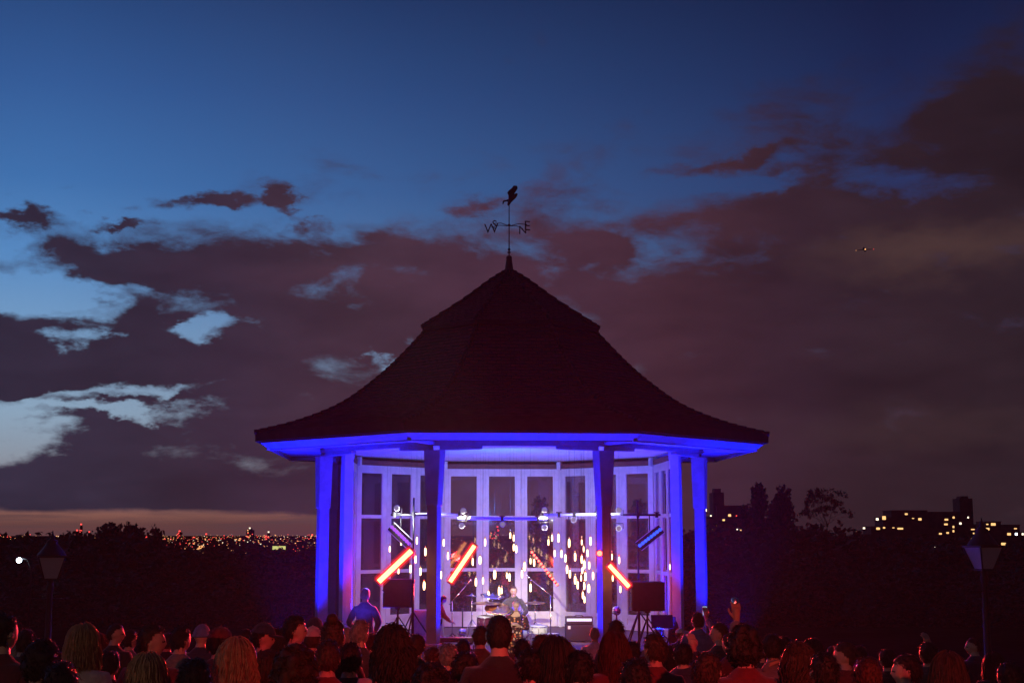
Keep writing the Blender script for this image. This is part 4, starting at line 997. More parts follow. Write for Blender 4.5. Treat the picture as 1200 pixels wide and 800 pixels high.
# wash from the stand-top fixtures back on to the stage, and from the bar
LAVC = (.78, .80, .86)
light('SPOT', at(465, 597, 28.4), (.6, 35.5, .0), LAVC, 460, .08, 78, 1., 'wash_beam'); light('SPOT', at(725, 597, 28.4), (-.6, 35.5, .0), LAVC, 460, .08, 78, 1., 'wash_beam')
light('SPOT', at(541, 598, 29.3), (-.3, 31.5, 0), (1.0, .86, .74), 360, .08, 58, .8, 'wash_beam'); light('SPOT', at(638, 598, 29.3), (.6, 31.5, 0), (1.0, .86, .74), 360, .08, 58, .8, 'wash_beam')
light('SPOT', at(589, 600, 29.6), (0, 36, 3.9), (.05, .22, 1.0), 850, .1, 110, 1., 'blue_wash_beam')
light('SPOT', (.3, 31.9, .05), (.2, 31.4, 4.1), (.34, .2, 1.0), 520, .3, 150, 1., 'added_ceiling_beam')  # added unseen light low on the floor, without a lamp body, brightens the ceiling
light('SPOT', at(469, 628, 28.6), (-2.8, 26.5, .9), (.16, .1, 1.0), 900, .08, 60, .6, 'violet_beam')
light('SPOT', at(762, 628, 28.6), (3.0, 20.6, .9), (.05, .12, 1.0), 500, .08, 60, .6, 'blue_beam')
light('SPOT', at(716, 664, 28.5), at(1010, 830, 9), RED, 14000, .05, 15, .9, 'red_side_beam')
for q in ((463, 664, 28.55), (541, 662, 30.45), (726, 675, 28.55)): light('SPOT', at(*q), at(*q) + Vector((0, 4, -.6)), RED, 320, .12, 78, .9, name='red_tube_glow')
# loudspeakers on stands
def speaker(px0, py0, px1, py1, Y, label, split=None):
    a = at(px0, py0, Y); b = at(px1, py1, Y); w_ = b.x - a.x; h = a.z - b.z; c = ((a.x + b.x) / 2, Y, b.z)
    t = empty('loudspeaker', c, 0, label, 'loudspeaker'); mb = MB()
    if split: s = (at(px0, split, Y).z - b.z); mb.box((0, 0, s / 2 - .004), (w_, .42, s - .008)); mb.box((0, 0, (s + h) / 2 + .004), (w_, .42, h - s - .008))
    else: mb.box((0, 0, h / 2), (w_, .45, h))
    mb.build('cabinet', M['cab'], t, bevel=.015)
    mb = MB(); mb.box((0, -.228, h / 2), (w_ * .93, .012, h * .9)); mb.build('grille', M['black'], t, bevel=.004)
    for s in (-1, 1): mb = MB(); mb.tube([(s * (w_ / 2 + .012), -.07, h * .6), (s * (w_ / 2 + .03), 0, h * .6), (s * (w_ / 2 + .012), .07, h * .6)], .01, 6); mb.build('handle', M['black'], t)
    mb = MB(); mb.box((0, 0, -.02), (.12, .12, .04)); mb.build('mount', M['black'], t)
    st = empty('speaker_stand', (c[0], Y, FZ), 0, label.split(',')[0].replace('loudspeaker', 'tripod stand carrying the loudspeaker'), 'stand'); mb = MB(); mb.tube([(0, 0, .1), (0, 0, b.z - FZ - .04)], .022, 8); mb.build('pole', M['black'], st); mb = MB(); tripod(mb, 1, .5, 0, .7, .014); mb.build('tripod_base', M['black'], st)
speaker(450, 678, 483, 711, 28.9, 'black loudspeaker in two stacked halves left of the front left post', 693)
speaker(739, 681, 777.5, 715, 28.3, 'large square black loudspeaker right of the front right post')
# amplifiers
def amp(px0, py0, px1, py1, Y, label, head=True, m='cab', litc='amplit'):
    a = at(px0, py0, Y); b = at(px1, py1, Y); w_ = b.x - a.x; h = a.z - FZ; t = empty('amplifier', ((a.x + b.x) / 2, Y, FZ), 0, label, 'amplifier')
    hh = h * .70 if head else h
    mb = MB(); mb.box((0, 0, hh / 2 + .02), (w_, .38, hh - .04)); mb.build('cabinet', M[m], t, bevel=.012)
    mb = MB(); mb.box((0, -.196, hh / 2), (w_ * .88, .012, hh * .8)); mb.build('grille', M['cab'] if m == 'cab' else M['pgrille'], t, bevel=.003)
    if head:
        mb = MB(); mb.box((0, 0, hh + (h - hh) / 2 + .006), (w_ * .97, .32, h - hh - .01)); mb.build('amp_head', M['cab'], t, bevel=.01)
        mb = MB(); mb.box((0, -.166, hh + (h - hh) * .62), (w_ * .88, .012, (h - hh) * .36)); mb.build('lit_panel', M[litc], t)
        mb = MB(); mb.tube([(-.09, 0, h + .004), (-.07, 0, h + .03), (.07, 0, h + .03), (.09, 0, h + .004)], .009, 6); mb.build('handle', M['black'], t)
        mb = MB(); mb.box((-w_ * .36, -.205, hh * .84), (.06, .006, .07)); mb.build('badge', M['alu'], t)
M['pgrille'] = mat('pale_grille_cloth', (.62, .52, .48), .8, bump=.4, bscale=90, var=.1); M['cream'] = mat('cream_vinyl', (.6, .5, .46), .6, bump=.2, bscale=60, var=.1)
amp(662, 722, 695, 760, 31.2, 'bass amplifier stack with a glowing pale panel right of the drums')
amp(484, 714, 519, 760, 30.6, 'cream box amplifier behind the front left post', False, 'cream')
amp(786, 760, 800, 760, 31, 'x', False) if False else None
# keyboard
a = at(512, 746, 28.6); b = at(557, 745, 28.6); t = empty('keyboard', ((a.x + b.x) / 2, 28.6, a.z - .1), 0, 'electric keyboard in front of the person in orange sleeves', 'keyboard')
L = b.x - a.x; mb = MB(); mb.box((0, 0, .05), (L, .32, .09)); mb.build('keyboard_case', M['cab'], t, bevel=.01)
mb = MB(); mb.box((0, -.03, .100), (L * .96, .16, .012)); mb.build('white_keys', M['alu'], t)
mb = MB()
for k in range(30):
    if k % 7 not in (2, 6): mb.box((-L * .47 + L * .94 * k / 30, -.0, .112), (.012, .09, .012))
mb.build('black_keys', M['black'], t)
mb = MB()
for k in range(10): mb.lathe([(.012, .098), (.010, .115)], 8, M=Matrix.Translation((-L * .4 + L * .8 * k / 10, .12, 0)))
mb.build('knobs', M['alu'], t)
t2 = empty('keyboard_stand', ((a.x + b.x) / 2, 28.6, FZ), 0, 'crossed black stand under the keyboard', 'stand'); mb = MB(); zt = a.z - .1 - FZ
for s in (-1, 1): mb.tube([(-.35, s * .12, .02), (.35, s * .12, zt - .02)], .016, 6); mb.tube([(.35, s * .12, .02), (-.35, s * .12, zt - .02)], .016, 6)
mb.build('cross_legs', M['black'], t2)
# drums
def cymbal(px, py, wpx, Y, label, tiltx=0, tilty=0, m='brass'):
    p = at(px, py, Y); r = wpx / 2 * (Y / math.cos(PITCH)) / F * .99; t = empty('cymbal_stand', (p.x, Y, FZ), 0, label, 'cymbal', 'cymbals of the drum kit'); h = p.z - FZ
    mb = MB(); mb.lathe([(.0, .03), (.03, .028), (.05, .006), (r * .6, -.004), (r, -.02), (r, -.022), (.05, .003), (.0, .026)], 28, M=Matrix.Translation((0, 0, h)) @ Matrix.Rotation(R(tiltx), 4, 'X') @ Matrix.Rotation(R(tilty), 4, 'Y')); mb.build('cymbal', M[m], t)
    mb = MB(); mb.tube([(0, 0, .3), (0, 0, h + .05)], .011, 6); tripod(mb, 1, .32, 0, .45, .009); mb.build('pole', M['chrome'], t)
cymbal(570, 705.5, 34, 31.0, 'thin flat crash cymbal at the left end of the drum kit', 4); cymbal(583, 712, 30, 30.8, 'broad gold cymbal tilted toward the audience left of the drummer', 26, 4)
cymbal(577, 697, 28, 32.3, 'upper grey cymbal behind the gold one left of the drummer', 10, 6, 'chrome'); cymbal(627, 705, 24, 31.2, 'gold ride cymbal right of the drummer', 5); cymbal(553, 697, 14, 32.0, 'small high splash cymbal next to the window frame on the left', -4, 5, 'chrome')
M['drumshell'] = mat('drum_shell', (.10, .02, .03), .3, bump=.05, bscale=30, var=.1); M['drumskin'] = mat('drum_skin', (.75, .75, .72), .5, var=.05, bscale=8)
def drumm(name, px, py, wpx, hgt_, Y, label, rot=(0, 0), legs=True, mat_='drumshell'):
    p = at(px, py, Y); r = wpx / 2 * Y * 1.01 / F; t = empty(name, (p.x, Y, FZ), 0, label, 'drum'); zt = p.z - FZ
    Mx = Matrix.Translation((0, 0, zt - hgt_ / 2)) @ Matrix.Rotation(R(rot[0]), 4, 'X') @ Matrix.Rotation(R(rot[1]), 4, 'Y')
    mb = MB(); mb.lathe([(r * .985, -hgt_ / 2), (r, -hgt_ / 2 + .01), (r, hgt_ / 2 - .01), (r * .985, hgt_ / 2)], 26, M=Mx); mb.build('shell', M[mat_], t)
    for s in (-1, 1):
        mb = MB(); mb.lathe([(r * .97, s * (hgt_ / 2 + .002)), (r * .97, s * (hgt_ / 2 + .008))][::s], 26, M=Mx); mb.build('drum_skin', M['drumskin'], t)
        mb = MB(); mb.tube([Mx @ Vector((r * 1.02 * math.cos(2 * math.pi * k / 26), r * 1.02 * math.sin(2 * math.pi * k / 26), s * hgt_ / 2)) for k in range(27)], .010, 6); mb.build('hoop', M['chrome'], t)
    mb = MB()
    for k in range(8):
        a_ = 2 * math.pi * k / 8; mb.tube([Mx @ Vector((r * 1.03 * math.cos(a_), r * 1.03 * math.sin(a_), z)) for z in (-hgt_ / 2, hgt_ / 2)], .006, 5)
    mb.build('tension_rods', M['chrome'], t)
    if legs: mb = MB(); tripod(mb, 1, r * 1.2, 0, max(.1, zt - hgt_ * .9), .010); mb.build('legs', M['chrome'], t)
drumm('tom_drum', 568, 722, 17, .26, 30.9, 'tall dark tom drum left of the centre, in front of the drummer', (8, 0)); drumm('snare_drum', 631, 733, 20, .15, 30.6, 'bright pale snare drum right of the man in floral', (6, 0), mat_='drumskin')
drumm('tom_drum', 583, 727, 16, .20, 30.9, 'smaller rack tom below the broad gold cymbal', (12, 0)); drumm('floor_tom', 645, 742, 20, .36, 31.5, 'floor tom at the right end of the drum kit')
drumm('bass_drum', 600, 728, 36, .4, 31.2, 'bass drum standing on its side under the cymbals', (90, 0), False)
# microphones
def mic(px, py, px2, py2, Y, label, pybase=None, up_extra=0.):
    p = at(px2, py2, Y); q = at(px, py, Y); t = empty('microphone_stand', (p.x, Y, FZ), 0, label, 'microphone stand')
    hp = p.z - FZ; mb = MB(); mb.tube([(0, 0, .02), (0, 0, hp)], .012, 6); mb.build('pole', M['chrome'], t)
    mb = MB(); tripod(mb, 1, .3, 0, .2, .010); mb.build('tripod_base', M['black'], t)
    v = Vector((q.x - p.x, 0, q.z - p.z)); mb = MB(); mb.tube([Vector((0, 0, hp)) - v * .25, Vector((0, 0, hp)) + v], .009, 6); mb.build('boom', M['chrome'], t)
    d = v.normalized(); e_ = Vector((0, 0, hp)) + v; mb = MB(); mb.tube([e_, e_ + d * .12, e_ + d * .14], [.014, .02, .02], 8); mb.ball(e_ + d * .16, .03, 8); mb.build('microphone', M['chrome'], t)
mic(624, 680, 645, 697, 31.0, 'microphone on a long boom leaning up to the left, right of the drummer'); mic(546, 686, 530, 704, 30.9, 'microphone on a thin boom rising to the right, left of the cymbals')
mic(712, 728, 721, 740, 29.5, 'low microphone stand beside the bass amplifier'); mic(611, 727, 612, 741, 27.0, 'microphone stand before the man in floral')
def balls(px, py, pytop, Y, r, label):
    p = at(px, py, Y); z2 = at(px, pytop, Y).z; t = empty('ball_lamp', (p.x, Y, FZ), 0, label, 'lamp'); mb = MB()
    mb.tube([(0, 0, .0), (0, 0, max(z2, p.z) - FZ)], .016, 8); mb.lathe([(.16, 0), (.16, .02), (.03, .04)], 16); mb.build('pole', M['black'], t)
    mb = MB(); mb.ball((0, 0, p.z - FZ), r, 16); mb.build('globe', M['chrome'], t, smooth=False)
balls(542, 741, 712, 30.2, .105, 'dark mirrored ball halfway up a thin pole beside the keyboard'); balls(722.5, 715, 715, 29.8, .10, 'mirrored ball on a thin pole between the front right post and the right loudspeaker')
# guitar on its stand
p = at(789, 745, 29.6); t = empty('electric_guitar', (p.x, 29.6, FZ), R(12), 'red-brown electric guitar upright on a stand by the right glazed side', 'guitar'); H = at(789, 722, 29.6).z - FZ
mb = MB(); pts = []
for k in range(28):
    a_ = 2 * math.pi * k / 28; rr = .17 + .035 * math.cos(2 * a_ + .3) * -1; pts.append((rr * .95 * math.cos(a_) * .9, .30 + rr * 1.35 * math.sin(a_)))
mb.prism(pts, -.022, .022, M=Matrix.Rotation(R(90), 4, 'X')); M['gtr'] = mat('red_lacquer', (.20, .03, .02), .2, var=.1); mb.build('guitar_body', M['gtr'], t, bevel=.01)
mb = MB(); mb.box((0, -.03, (.45 + H - .14) / 2), (.055, .02, H - .14 - .45)); mb.build('neck', M['brown'], t); mb = MB(); mb.box((.01, -.025, H - .08), (.085, .02, .16)); mb.build('headstock', M['brown'], t, bevel=.01)
mb = MB(); mb.box((0, -.03, .33), (.08, .012, .03)); mb.box((0, -.03, .25), (.09, .014, .02)); mb.build('pickups', M['black'], t)
t = empty('guitar_stand', (p.x, 29.72, FZ), 0, 'small black stand holding the red-brown guitar', 'stand'); mb = MB(); tripod(mb, 1, .28, 0, .5, .010); mb.tube([(0, 0, .1), (0, 0, .62)], .012, 6); mb.build('tripod_base', M['black'], t)
t = empty('music_stand', (at(776, 735, 29.4).x, 29.4, FZ), 0, 'dark music stand below the right loudspeaker', 'music stand'); zz = at(776, 728, 29.4).z - FZ
mb = MB(); mb.tube([(0, 0, .1), (0, 0, zz)], .012, 6); tripod(mb, 1, .28, 0, .3, .010); mb.build('pole', M['black'], t); mb = MB(); mb.box((0, 0, 0), (.46, .012, .30), M=Matrix.Translation((0, 0, zz)) @ Matrix.Rotation(R(-25), 4, 'X')); mb.build('desk', M['black'], t)

# hanging filament bulbs
BUL = [(568.5,635,1),(562.5,656,1.5),(554,658,1),(557.7,681.5,1.2),(566,680,.9),(579.7,673,1.6),(597,676,1.2),(594,674,.8),(602,630,.9),(598,627,.8),(605,643,1),(602,641,.9),(614.7,663.5,1.5),(611.7,672,1),(621.7,688,1.1),(626,659,1),(621.7,657,.8),(642.7,635,.8),
 (647,630,.9),(650,648,.9),(654.5,630,1.1),(658,648.5,1),(667,636,1.2),(662.7,653.7,1.1),(664.5,666.5,1.1),(667.8,672,1.1),(674,652,1.1),(674,679,1.2),(677,685,1.1),(681.7,635,.7),(684,643,.8),(681.7,655,1.2),(684.7,661,1.2),(688.5,647.7,1),(682.5,668,.9),
 (686,675,1.2),(681,677,.8),(692,633.5,1.1),(695,674,1.1),(701,627,.8),(684.7,686,1),(690,689,1.4),(488.5,633,1),(498.5,646,1.1),(487,655,1),(481,666,1.1),(492.7,669,1.1),(497,685.7,1.3),(520,635.5,1),(525,651,1),(514,665.5,1),(516.7,673,1.1),(470,635,.8),
 (456.7,643,.8),(467,668.5,.8),(585,692,1.3),(572.5,697,1.3),(690.5,662,1),(683,697,1),(685,702,.9),(668,672,1),(703,690,.8),(727,690,.9),(717,652,.8),(725.6,656,.9),(718,677,.8),(748,640,.7),(588,692,.8),(705,676,.8),(789,648,.7),(785,664,.7)]
def bulb_mesh(): mb = MB(); mb.lathe([(.003, -.085), (.014, -.078), (.019, -.03), (.019, .03), (.013, .07), (.010, .08)], 8); return mb.mesh('glowing_bulb', M['bulb'])
bm_ = bulb_mesh(); mb = MB(); mb.lathe([(.013, .08), (.014, .12), (.008, .135)], 8); cap_ = mb.mesh('bulb_cap', M['brass'])
# what each bulb hangs before, named by things one can find
def where(px, py):
    h = 'just under the bar' if py < 642 else 'at half height' if py < 668 else 'low down'
    v = ('before the left glazed bay' if px < 478 else 'left of the front left post' if px < 501 else 'right beside the front left post' if px < 530 else 'by the second red tube' if px < 562 else 'before the leftmost centre window' if px < 571 else
         'in the middle back window' if px < 607 else 'right of the middle back window' if px < 618 else 'beside the dotted red tube' if px < 652 else 'right of the dotted red tube' if px < 661 else
         'left of the front right post' if px < 689 else 'close to the front right post' if px < 730 else 'right of the front right post')
    return h, v
from collections import defaultdict
cnt = defaultdict(list)
for b in BUL: cnt[where(b[0], b[1])].append(b)
rb = random.Random(5)
for (h, v), lst in cnt.items():
    lst.sort(); n = len(lst)
    for i, (px, py, s) in enumerate(lst):
        Y = rb.uniform(29.9, 32.6) if px < 740 else 31.; p = at(px, py, Y)
        ordn = '' if n == 1 else ('leftmost ' if i == 0 else 'rightmost ' if i == n - 1 else ('second', 'third', 'fourth', 'fifth', 'sixth', 'seventh', 'eighth', 'ninth')[i - 1] + ' from the left ')
        lab = f'{ordn}hanging bulb {h} {v}' if not ordn or 'most' in ordn else f'hanging bulb {h} {v}, {ordn.strip()}'
        t = empty('hanging_bulb', p, 0, lab, 'light bulb', 'filament bulbs hanging over the stage')
        o = bpy.data.objects.new('glowing_bulb', bm_); COL.objects.link(o); o.parent = t; o.scale = (s, s, min(1.1, s))
        o = bpy.data.objects.new('bulb_cap', cap_); COL.objects.link(o); o.parent = t
        mb = MB(); mb.tube([(0, 0, .13), (0, 0, 4.13 - p.z)], .0015, 4); mb.build('cord', M['cab'], t)

# ------------------------------------------------------------------ trees
def crown_mesh(name, seed, size, leaf, n, shape='round', m='leaf', clumps=40):
    rnd = random.Random(seed); mb = MB(); sx, sz = size; cl = []
    for _ in range(clumps):
        while True:
            u = Vector((rnd.uniform(-1, 1), rnd.uniform(-1, 1), rnd.uniform(-1, 1)))
            if .25 < u.length < 1: break
        z = u.z
        if shape == 'poplar': k = max(.25, 1 - max(0, (z + .2)) ** 1.5 * .9) ; c = Vector((u.x * sx * k, u.y * sx * k, z * sz)); r = sx * rnd.uniform(.28, .5)
        else: c = Vector((u.x * sx, u.y * sx, z * sz)); r = min(sx, sz) * rnd.uniform(.16, .34)
        cl.append((c, r))
    for i in range(n):
        c, r = cl[i % clumps]; d = Vector((rnd.gauss(0, 1), rnd.gauss(0, 1), rnd.gauss(0, 1))).normalized() * r * rnd.random() ** .4
        p = c + d; q = Quaternion((rnd.gauss(0, 1), rnd.gauss(0, 1), rnd.gauss(0, 1), rnd.gauss(0, 1))).normalized().to_matrix(); L = leaf * rnd.uniform(.6, 1.3)
        vs = [p + q @ Vector(v) * L for v in ((-.5, 0, 0), (0, -.32, .06), (.5, 0, 0), (0, .32, .06))]
        mb.add(vs, [(0, 1, 2), (0, 2, 3)])
    return mb.mesh(name, M[m]), cl
def trunk_mesh(seed, H, r, cl, off):
    rnd = random.Random(seed); mb = MB(); mb.tube([(0, 0, -1), (rnd.gauss(0, .1), rnd.gauss(0, .1), H * .3), (rnd.gauss(0, .2), rnd.gauss(0, .2), H * .6), (0, 0, H * .92)], [r * 1.3, r, r * .6, r * .15], 8)
    for c, rr in cl[::2]:
        b = Vector((0, 0, H * rnd.uniform(.3, .6))); e_ = c + Vector((0, 0, off)); mb.tube([b, b.lerp(e_, .5) + Vector((0, 0, .2)), e_], [r * .35, r * .2, r * .05], 5)
    return mb.mesh('trunk', M['bark'])
KINDS = {}
for nm, args in {'broadleaf_tree': ('round', (4.6, 4.0), 5.4, .42, 5200, 'leaf', 60), 'spreading_tree': ('round', (6.4, 3.4), 5.0, .45, 6000, 'leafd', 70), 'poplar_tree': ('poplar', (2.0, 8.0), 9.4, .5, 4200, 'leafd', 60)}.items():
    shp, size, off, leaf, n, m, cln = args; cm, cl = crown_mesh('crown', hash(nm) % 97 if False else len(nm), size, leaf, n, shp, m, cln)
    KINDS[nm] = (cm, trunk_mesh(3, off + size[1] * .8, .35, cl, off), off, size[1])
def tree(kind, px, pytop, Y, label, wide=1., group='dark trees behind the bandstand', hx=None):
    p = at(px, pytop, Y); gz = hgt(p.x, Y); cm, tm, off, sz = KINDS[kind]; H = off + sz; s = (p.z - gz) / H; s = max(s, .35)
    t = empty(kind, (p.x, Y, gz if (p.z - gz) / H >= .35 else p.z - s * H), random.uniform(0, 6.28), label, 'tree', group); t.scale = (s * wide, s * wide, s)
    o = bpy.data.objects.new('crown', cm); COL.objects.link(o); o.parent = t; o.location = (0, 0, off)
    o = bpy.data.objects.new('trunk', tm); COL.objects.link(o); o.parent = t
    return t
tree('poplar_tree', 131, 606, 150, 'dark tree, left of two crowns against the horizon on the left', 1.3); tree('poplar_tree', 159, 609, 152, 'dark tree, right of two crowns against the horizon on the left', 1.4)
tree('broadleaf_tree', 118, 622, 100, 'broad dark tree at the foot of the two left crowns', 1.0); tree('broadleaf_tree', 92, 634, 104, 'dark tree on the slope between the left lamp post and two tall crowns', .8); tree('spreading_tree', 150, 622, 98, 'spreading dark tree at the right foot of the two left crowns', .55)
TR = [(8, 640, 110, 1.5), (45, 632, 125, 1.2), (92, 628, 105, 1.2), (108, 640, 85, 1.6), (180, 634, 92, 1.2), (205, 645, 85, 1.5), (245, 648, 90, 1.6), (290, 652, 84, 1.6), (318, 644, 110, 1.5), (345, 650, 88, 1.5), (375, 646, 100, 1.5), (420, 650, 95, 1.5), (470, 652, 92, 1.5), (520, 648, 105, 1.5), (565, 655, 90, 1.5), (610, 650, 104, 1.5),
      (650, 640, 112, 1.4), (700, 645, 96, 1.5), (745, 640, 110, 1.5), (800, 634, 120, 1.5), (850, 626, 130, 1.4), (905, 622, 140, 1.3), (945, 618, 135, 1.2), (985, 622, 125, 1.4), (1020, 628, 115, 1.5), (1060, 632, 108, 1.6), (1100, 640, 100, 1.6), (1150, 640, 112, 1.5), (1190, 636, 104, 1.6), (25, 668, 70, 1.6), (150, 672, 62, 1.7), (320, 676, 64, 1.7), (880, 662, 68, 1.7), (980, 660, 64, 1.7), (1090, 668, 62, 1.7), (1180, 670, 66, 1.7)]
DESC = ['bushy', 'broad', 'low', 'rounded']
ORD = ['first', 'second', 'third', 'fourth', 'fifth', 'sixth', 'seventh', 'eighth', 'ninth', 'tenth', 'eleventh', 'twelfth', 'thirteenth', 'fourteenth', 'fifteenth', 'sixteenth', 'seventeenth', 'eighteenth', 'nineteenth', 'twentieth']
rows_ = {'nearest': [], 'middle': [], 'far': []}
for q in sorted(TR): rows_['nearest' if q[2] < 75 else 'middle' if q[2] < 100 else 'far'].append(q)
for rn, lst in rows_.items():
    for i, (px, py, Y, wd) in enumerate(lst):
        pos = 'by the left lamp post' if px < 110 else 'left of the bandstand' if px < 380 else 'seen through the bandstand' if px < 815 else 'right of the bandstand' if px < 1060 else 'by the right lamp post'
        tree('spreading_tree' if i % 2 else 'broadleaf_tree', px, py + 3 + random.uniform(-7, 5), Y, f'dark tree {pos}, {ORD[i]} from the left in the {rn} row', wd)
tree('poplar_tree', 887, 558, 210, 'tall columnar poplar, left of the pair right of the bandstand', .78, 'tall poplars'); tree('poplar_tree', 918.5, 561, 214, 'tall columnar poplar, right of the pair right of the bandstand', .78, 'tall poplars')
tree('poplar_tree', 632, 574, 190, 'tall poplar seen through the window right of the middle one', .8, 'tall poplars'); tree('poplar_tree', 672, 566, 200, 'tall poplar seen through the window left of the front right post', .8, 'tall poplars'); tree('poplar_tree', 750, 578, 205, 'tall poplar seen through the right back window', .9, 'tall poplars')
for px, py, Y, lab in ((876, 584, 212, 'shorter columnar tree touching the left poplar'), (907, 578, 216, 'slim tree between the two tall poplars')): tree('poplar_tree', px, py, Y, lab, .8, 'tall poplars')
# the thin open-branched tree
rnd = random.Random(21); p = at(968, 575, 120); gz = hgt(p.x, 120); t = empty('sparse_tree', (p.x, 120, gz), 0, 'thin open-branched tree with sparse leaves standing alone against the sky', 'tree')
H = p.z - gz; mb = MB(); lf = MB()
def grow(b, d, L, r, dep):
    e_ = b + d * L; mid = b.lerp(e_, .5) + Vector((rnd.gauss(0, .06), rnd.gauss(0, .06), 0)) * L; mb.tube([b, mid, e_], [r, r * .8, r * .6], 5)
    if dep >= 4:
        for _ in range(13):
            c = e_ + Vector((rnd.gauss(0, .40), rnd.gauss(0, .40), rnd.gauss(0, .30))); q = Quaternion([rnd.gauss(0, 1) for _ in range(4)]).normalized().to_matrix(); S = rnd.uniform(.4, .8)
            lf.add([c + q @ Vector(v) * S for v in ((-.5, 0, 0), (0, -.32, .06), (.5, 0, 0), (0, .32, .06))], [(0, 1, 2), (0, 2, 3)])
        return
    for k in range(3 if dep else 5):
        nd_ = (d + Vector((rnd.gauss(0, .62), rnd.gauss(0, .62), rnd.gauss(.05, .25)))).normalized(); grow(e_, nd_, L * rnd.uniform(.62, .85), r * .55, dep + 1)
for k in range(2): grow(Vector((k * .3, 0, -.5)), Vector((-.12 + .2 * k, 0, 1)).normalized(), H * .42, .16, 0)
xs = [v[0] for v in mb.v]; zs_ = [v[2] for v in mb.v]; fx = 62 * 120 / F / (max(xs) - min(xs)); top_ = at(968, 573, 120).z - gz; base_ = at(968, 640, 120).z - gz; fz = (top_ - base_) / (max(zs_) - min(zs_)); mx_ = (max(xs) + min(xs)) / 2
for m_ in (mb, lf): m_.v = [((v[0] - mx_) * fx, v[1] * fx, base_ + (v[2] - min(zs_)) * fz) for v in m_.v]
mb.tube([(0, 0, 0), (0, 0, base_ + .3)], .12, 6)
mb.build('trunk', M['bark'], t); lf.build('crown', M['leafd'], t)

# ------------------------------------------------------------------ lamp posts
M['lampglass'] = mat('frosted_lamp_glass', (.62, .52, .58), .5, var=.1, bscale=4)
def lamp_post(px, pytop, pyb0, pyb1, Y, label):
    a = at(px, pytop, Y); b0 = at(px, pyb0, Y).z; b1 = at(px, pyb1, Y).z; g_ = hgt(a.x, Y); t = empty('lamp_post', (a.x, Y, g_), R(20), label, 'lamp post', 'old lantern lamp posts either side of the bandstand')
    z1 = b1 - g_; z0 = b0 - g_; zt = a.z - g_
    mb = MB(); mb.lathe([(.16, 0), (.16, .12), (.11, .2), (.10, .7), (.12, .74), (.065, .8), (.05, z1 - .2), (.075, z1 - .14), (.05, z1 - .08), (.06, z1)], 14); mb.build('post', M['iron'], t)
    wb, wt = .12, .235
    la = empty('x') if False else None
    mb = MB()
    for s in ((-1, -1), (1, -1), (1, 1), (-1, 1)): mb.tube([(s[0] * wb, s[1] * wb, z1 + .02), (s[0] * wt, s[1] * wt, z0)], .014, 6)
    mb.box((0, 0, z1 + .01), (wb * 2.1, wb * 2.1, .03)); mb.box((0, 0, z0), (wt * 2.12, wt * 2.12, .03))
    fr = mb.build('lantern_frame', M['iron'], t)
    mb = MB(); i_ = .012; vs = [(x * (wb - i_), y * (wb - i_), z1 + .03) for x, y in ((-1, -1), (1, -1), (1, 1), (-1, 1))] + [(x * (wt - i_), y * (wt - i_), z0 - .016) for x, y in ((-1, -1), (1, -1), (1, 1), (-1, 1))]
    mb.add(vs, [(k, (k + 1) % 4, 4 + (k + 1) % 4, 4 + k) for k in range(4)]); mb.build('lantern_glass', M['lampglass'], fr)
    mb = MB(); hh = zt - z0; mb.lathe([(wt * 1.14, z0 + .016), (wt * 1.1, z0 + .04), (.13, z0 + hh * .42), (.10, z0 + hh * .55), (.11, z0 + hh * .58), (.035, z0 + hh * .68), (.045, z0 + hh * .76), (.02, z0 + hh * .84), (.004, zt)], 12); mb.build('lantern_cap', M['iron'], fr)
    mb = MB(); mb.tube([(-.28, 0, z1 - .35), (.28, 0, z1 - .35)], .018, 6); mb.ball((-.28, 0, z1 - .35), .028); mb.ball((.28, 0, z1 - .35), .028); mb.build('ladder_bar', M['iron'], t)
lamp_post(62, 621, 652, 679, 25.5, 'unlit old lantern lamp post on the left, beside the two tree crowns'); lamp_post(1150, 606, 640, 668, 24.0, 'unlit old lantern lamp post on the right below the stepped flats')
p = at(23.5, 656, 60); gz = hgt(p.x, 60); t = empty('street_lamp', (p.x, 60, gz), 0, 'distant bluish white street lamp in the dark trees at the left edge', 'street lamp')
mb = MB(); mb.tube([(.5, 0, 0), (.5, 0, p.z - gz - .3), (.3, 0, p.z - gz + .05), (.05, 0, p.z - gz + .08)], .05, 6); mb.build('pole', M['iron'], t); mb = MB(); mb.ball((0, -.12, p.z - gz), (.12, .12, .12), 10); mb.build('lamp_lens', M['streetw'], t)

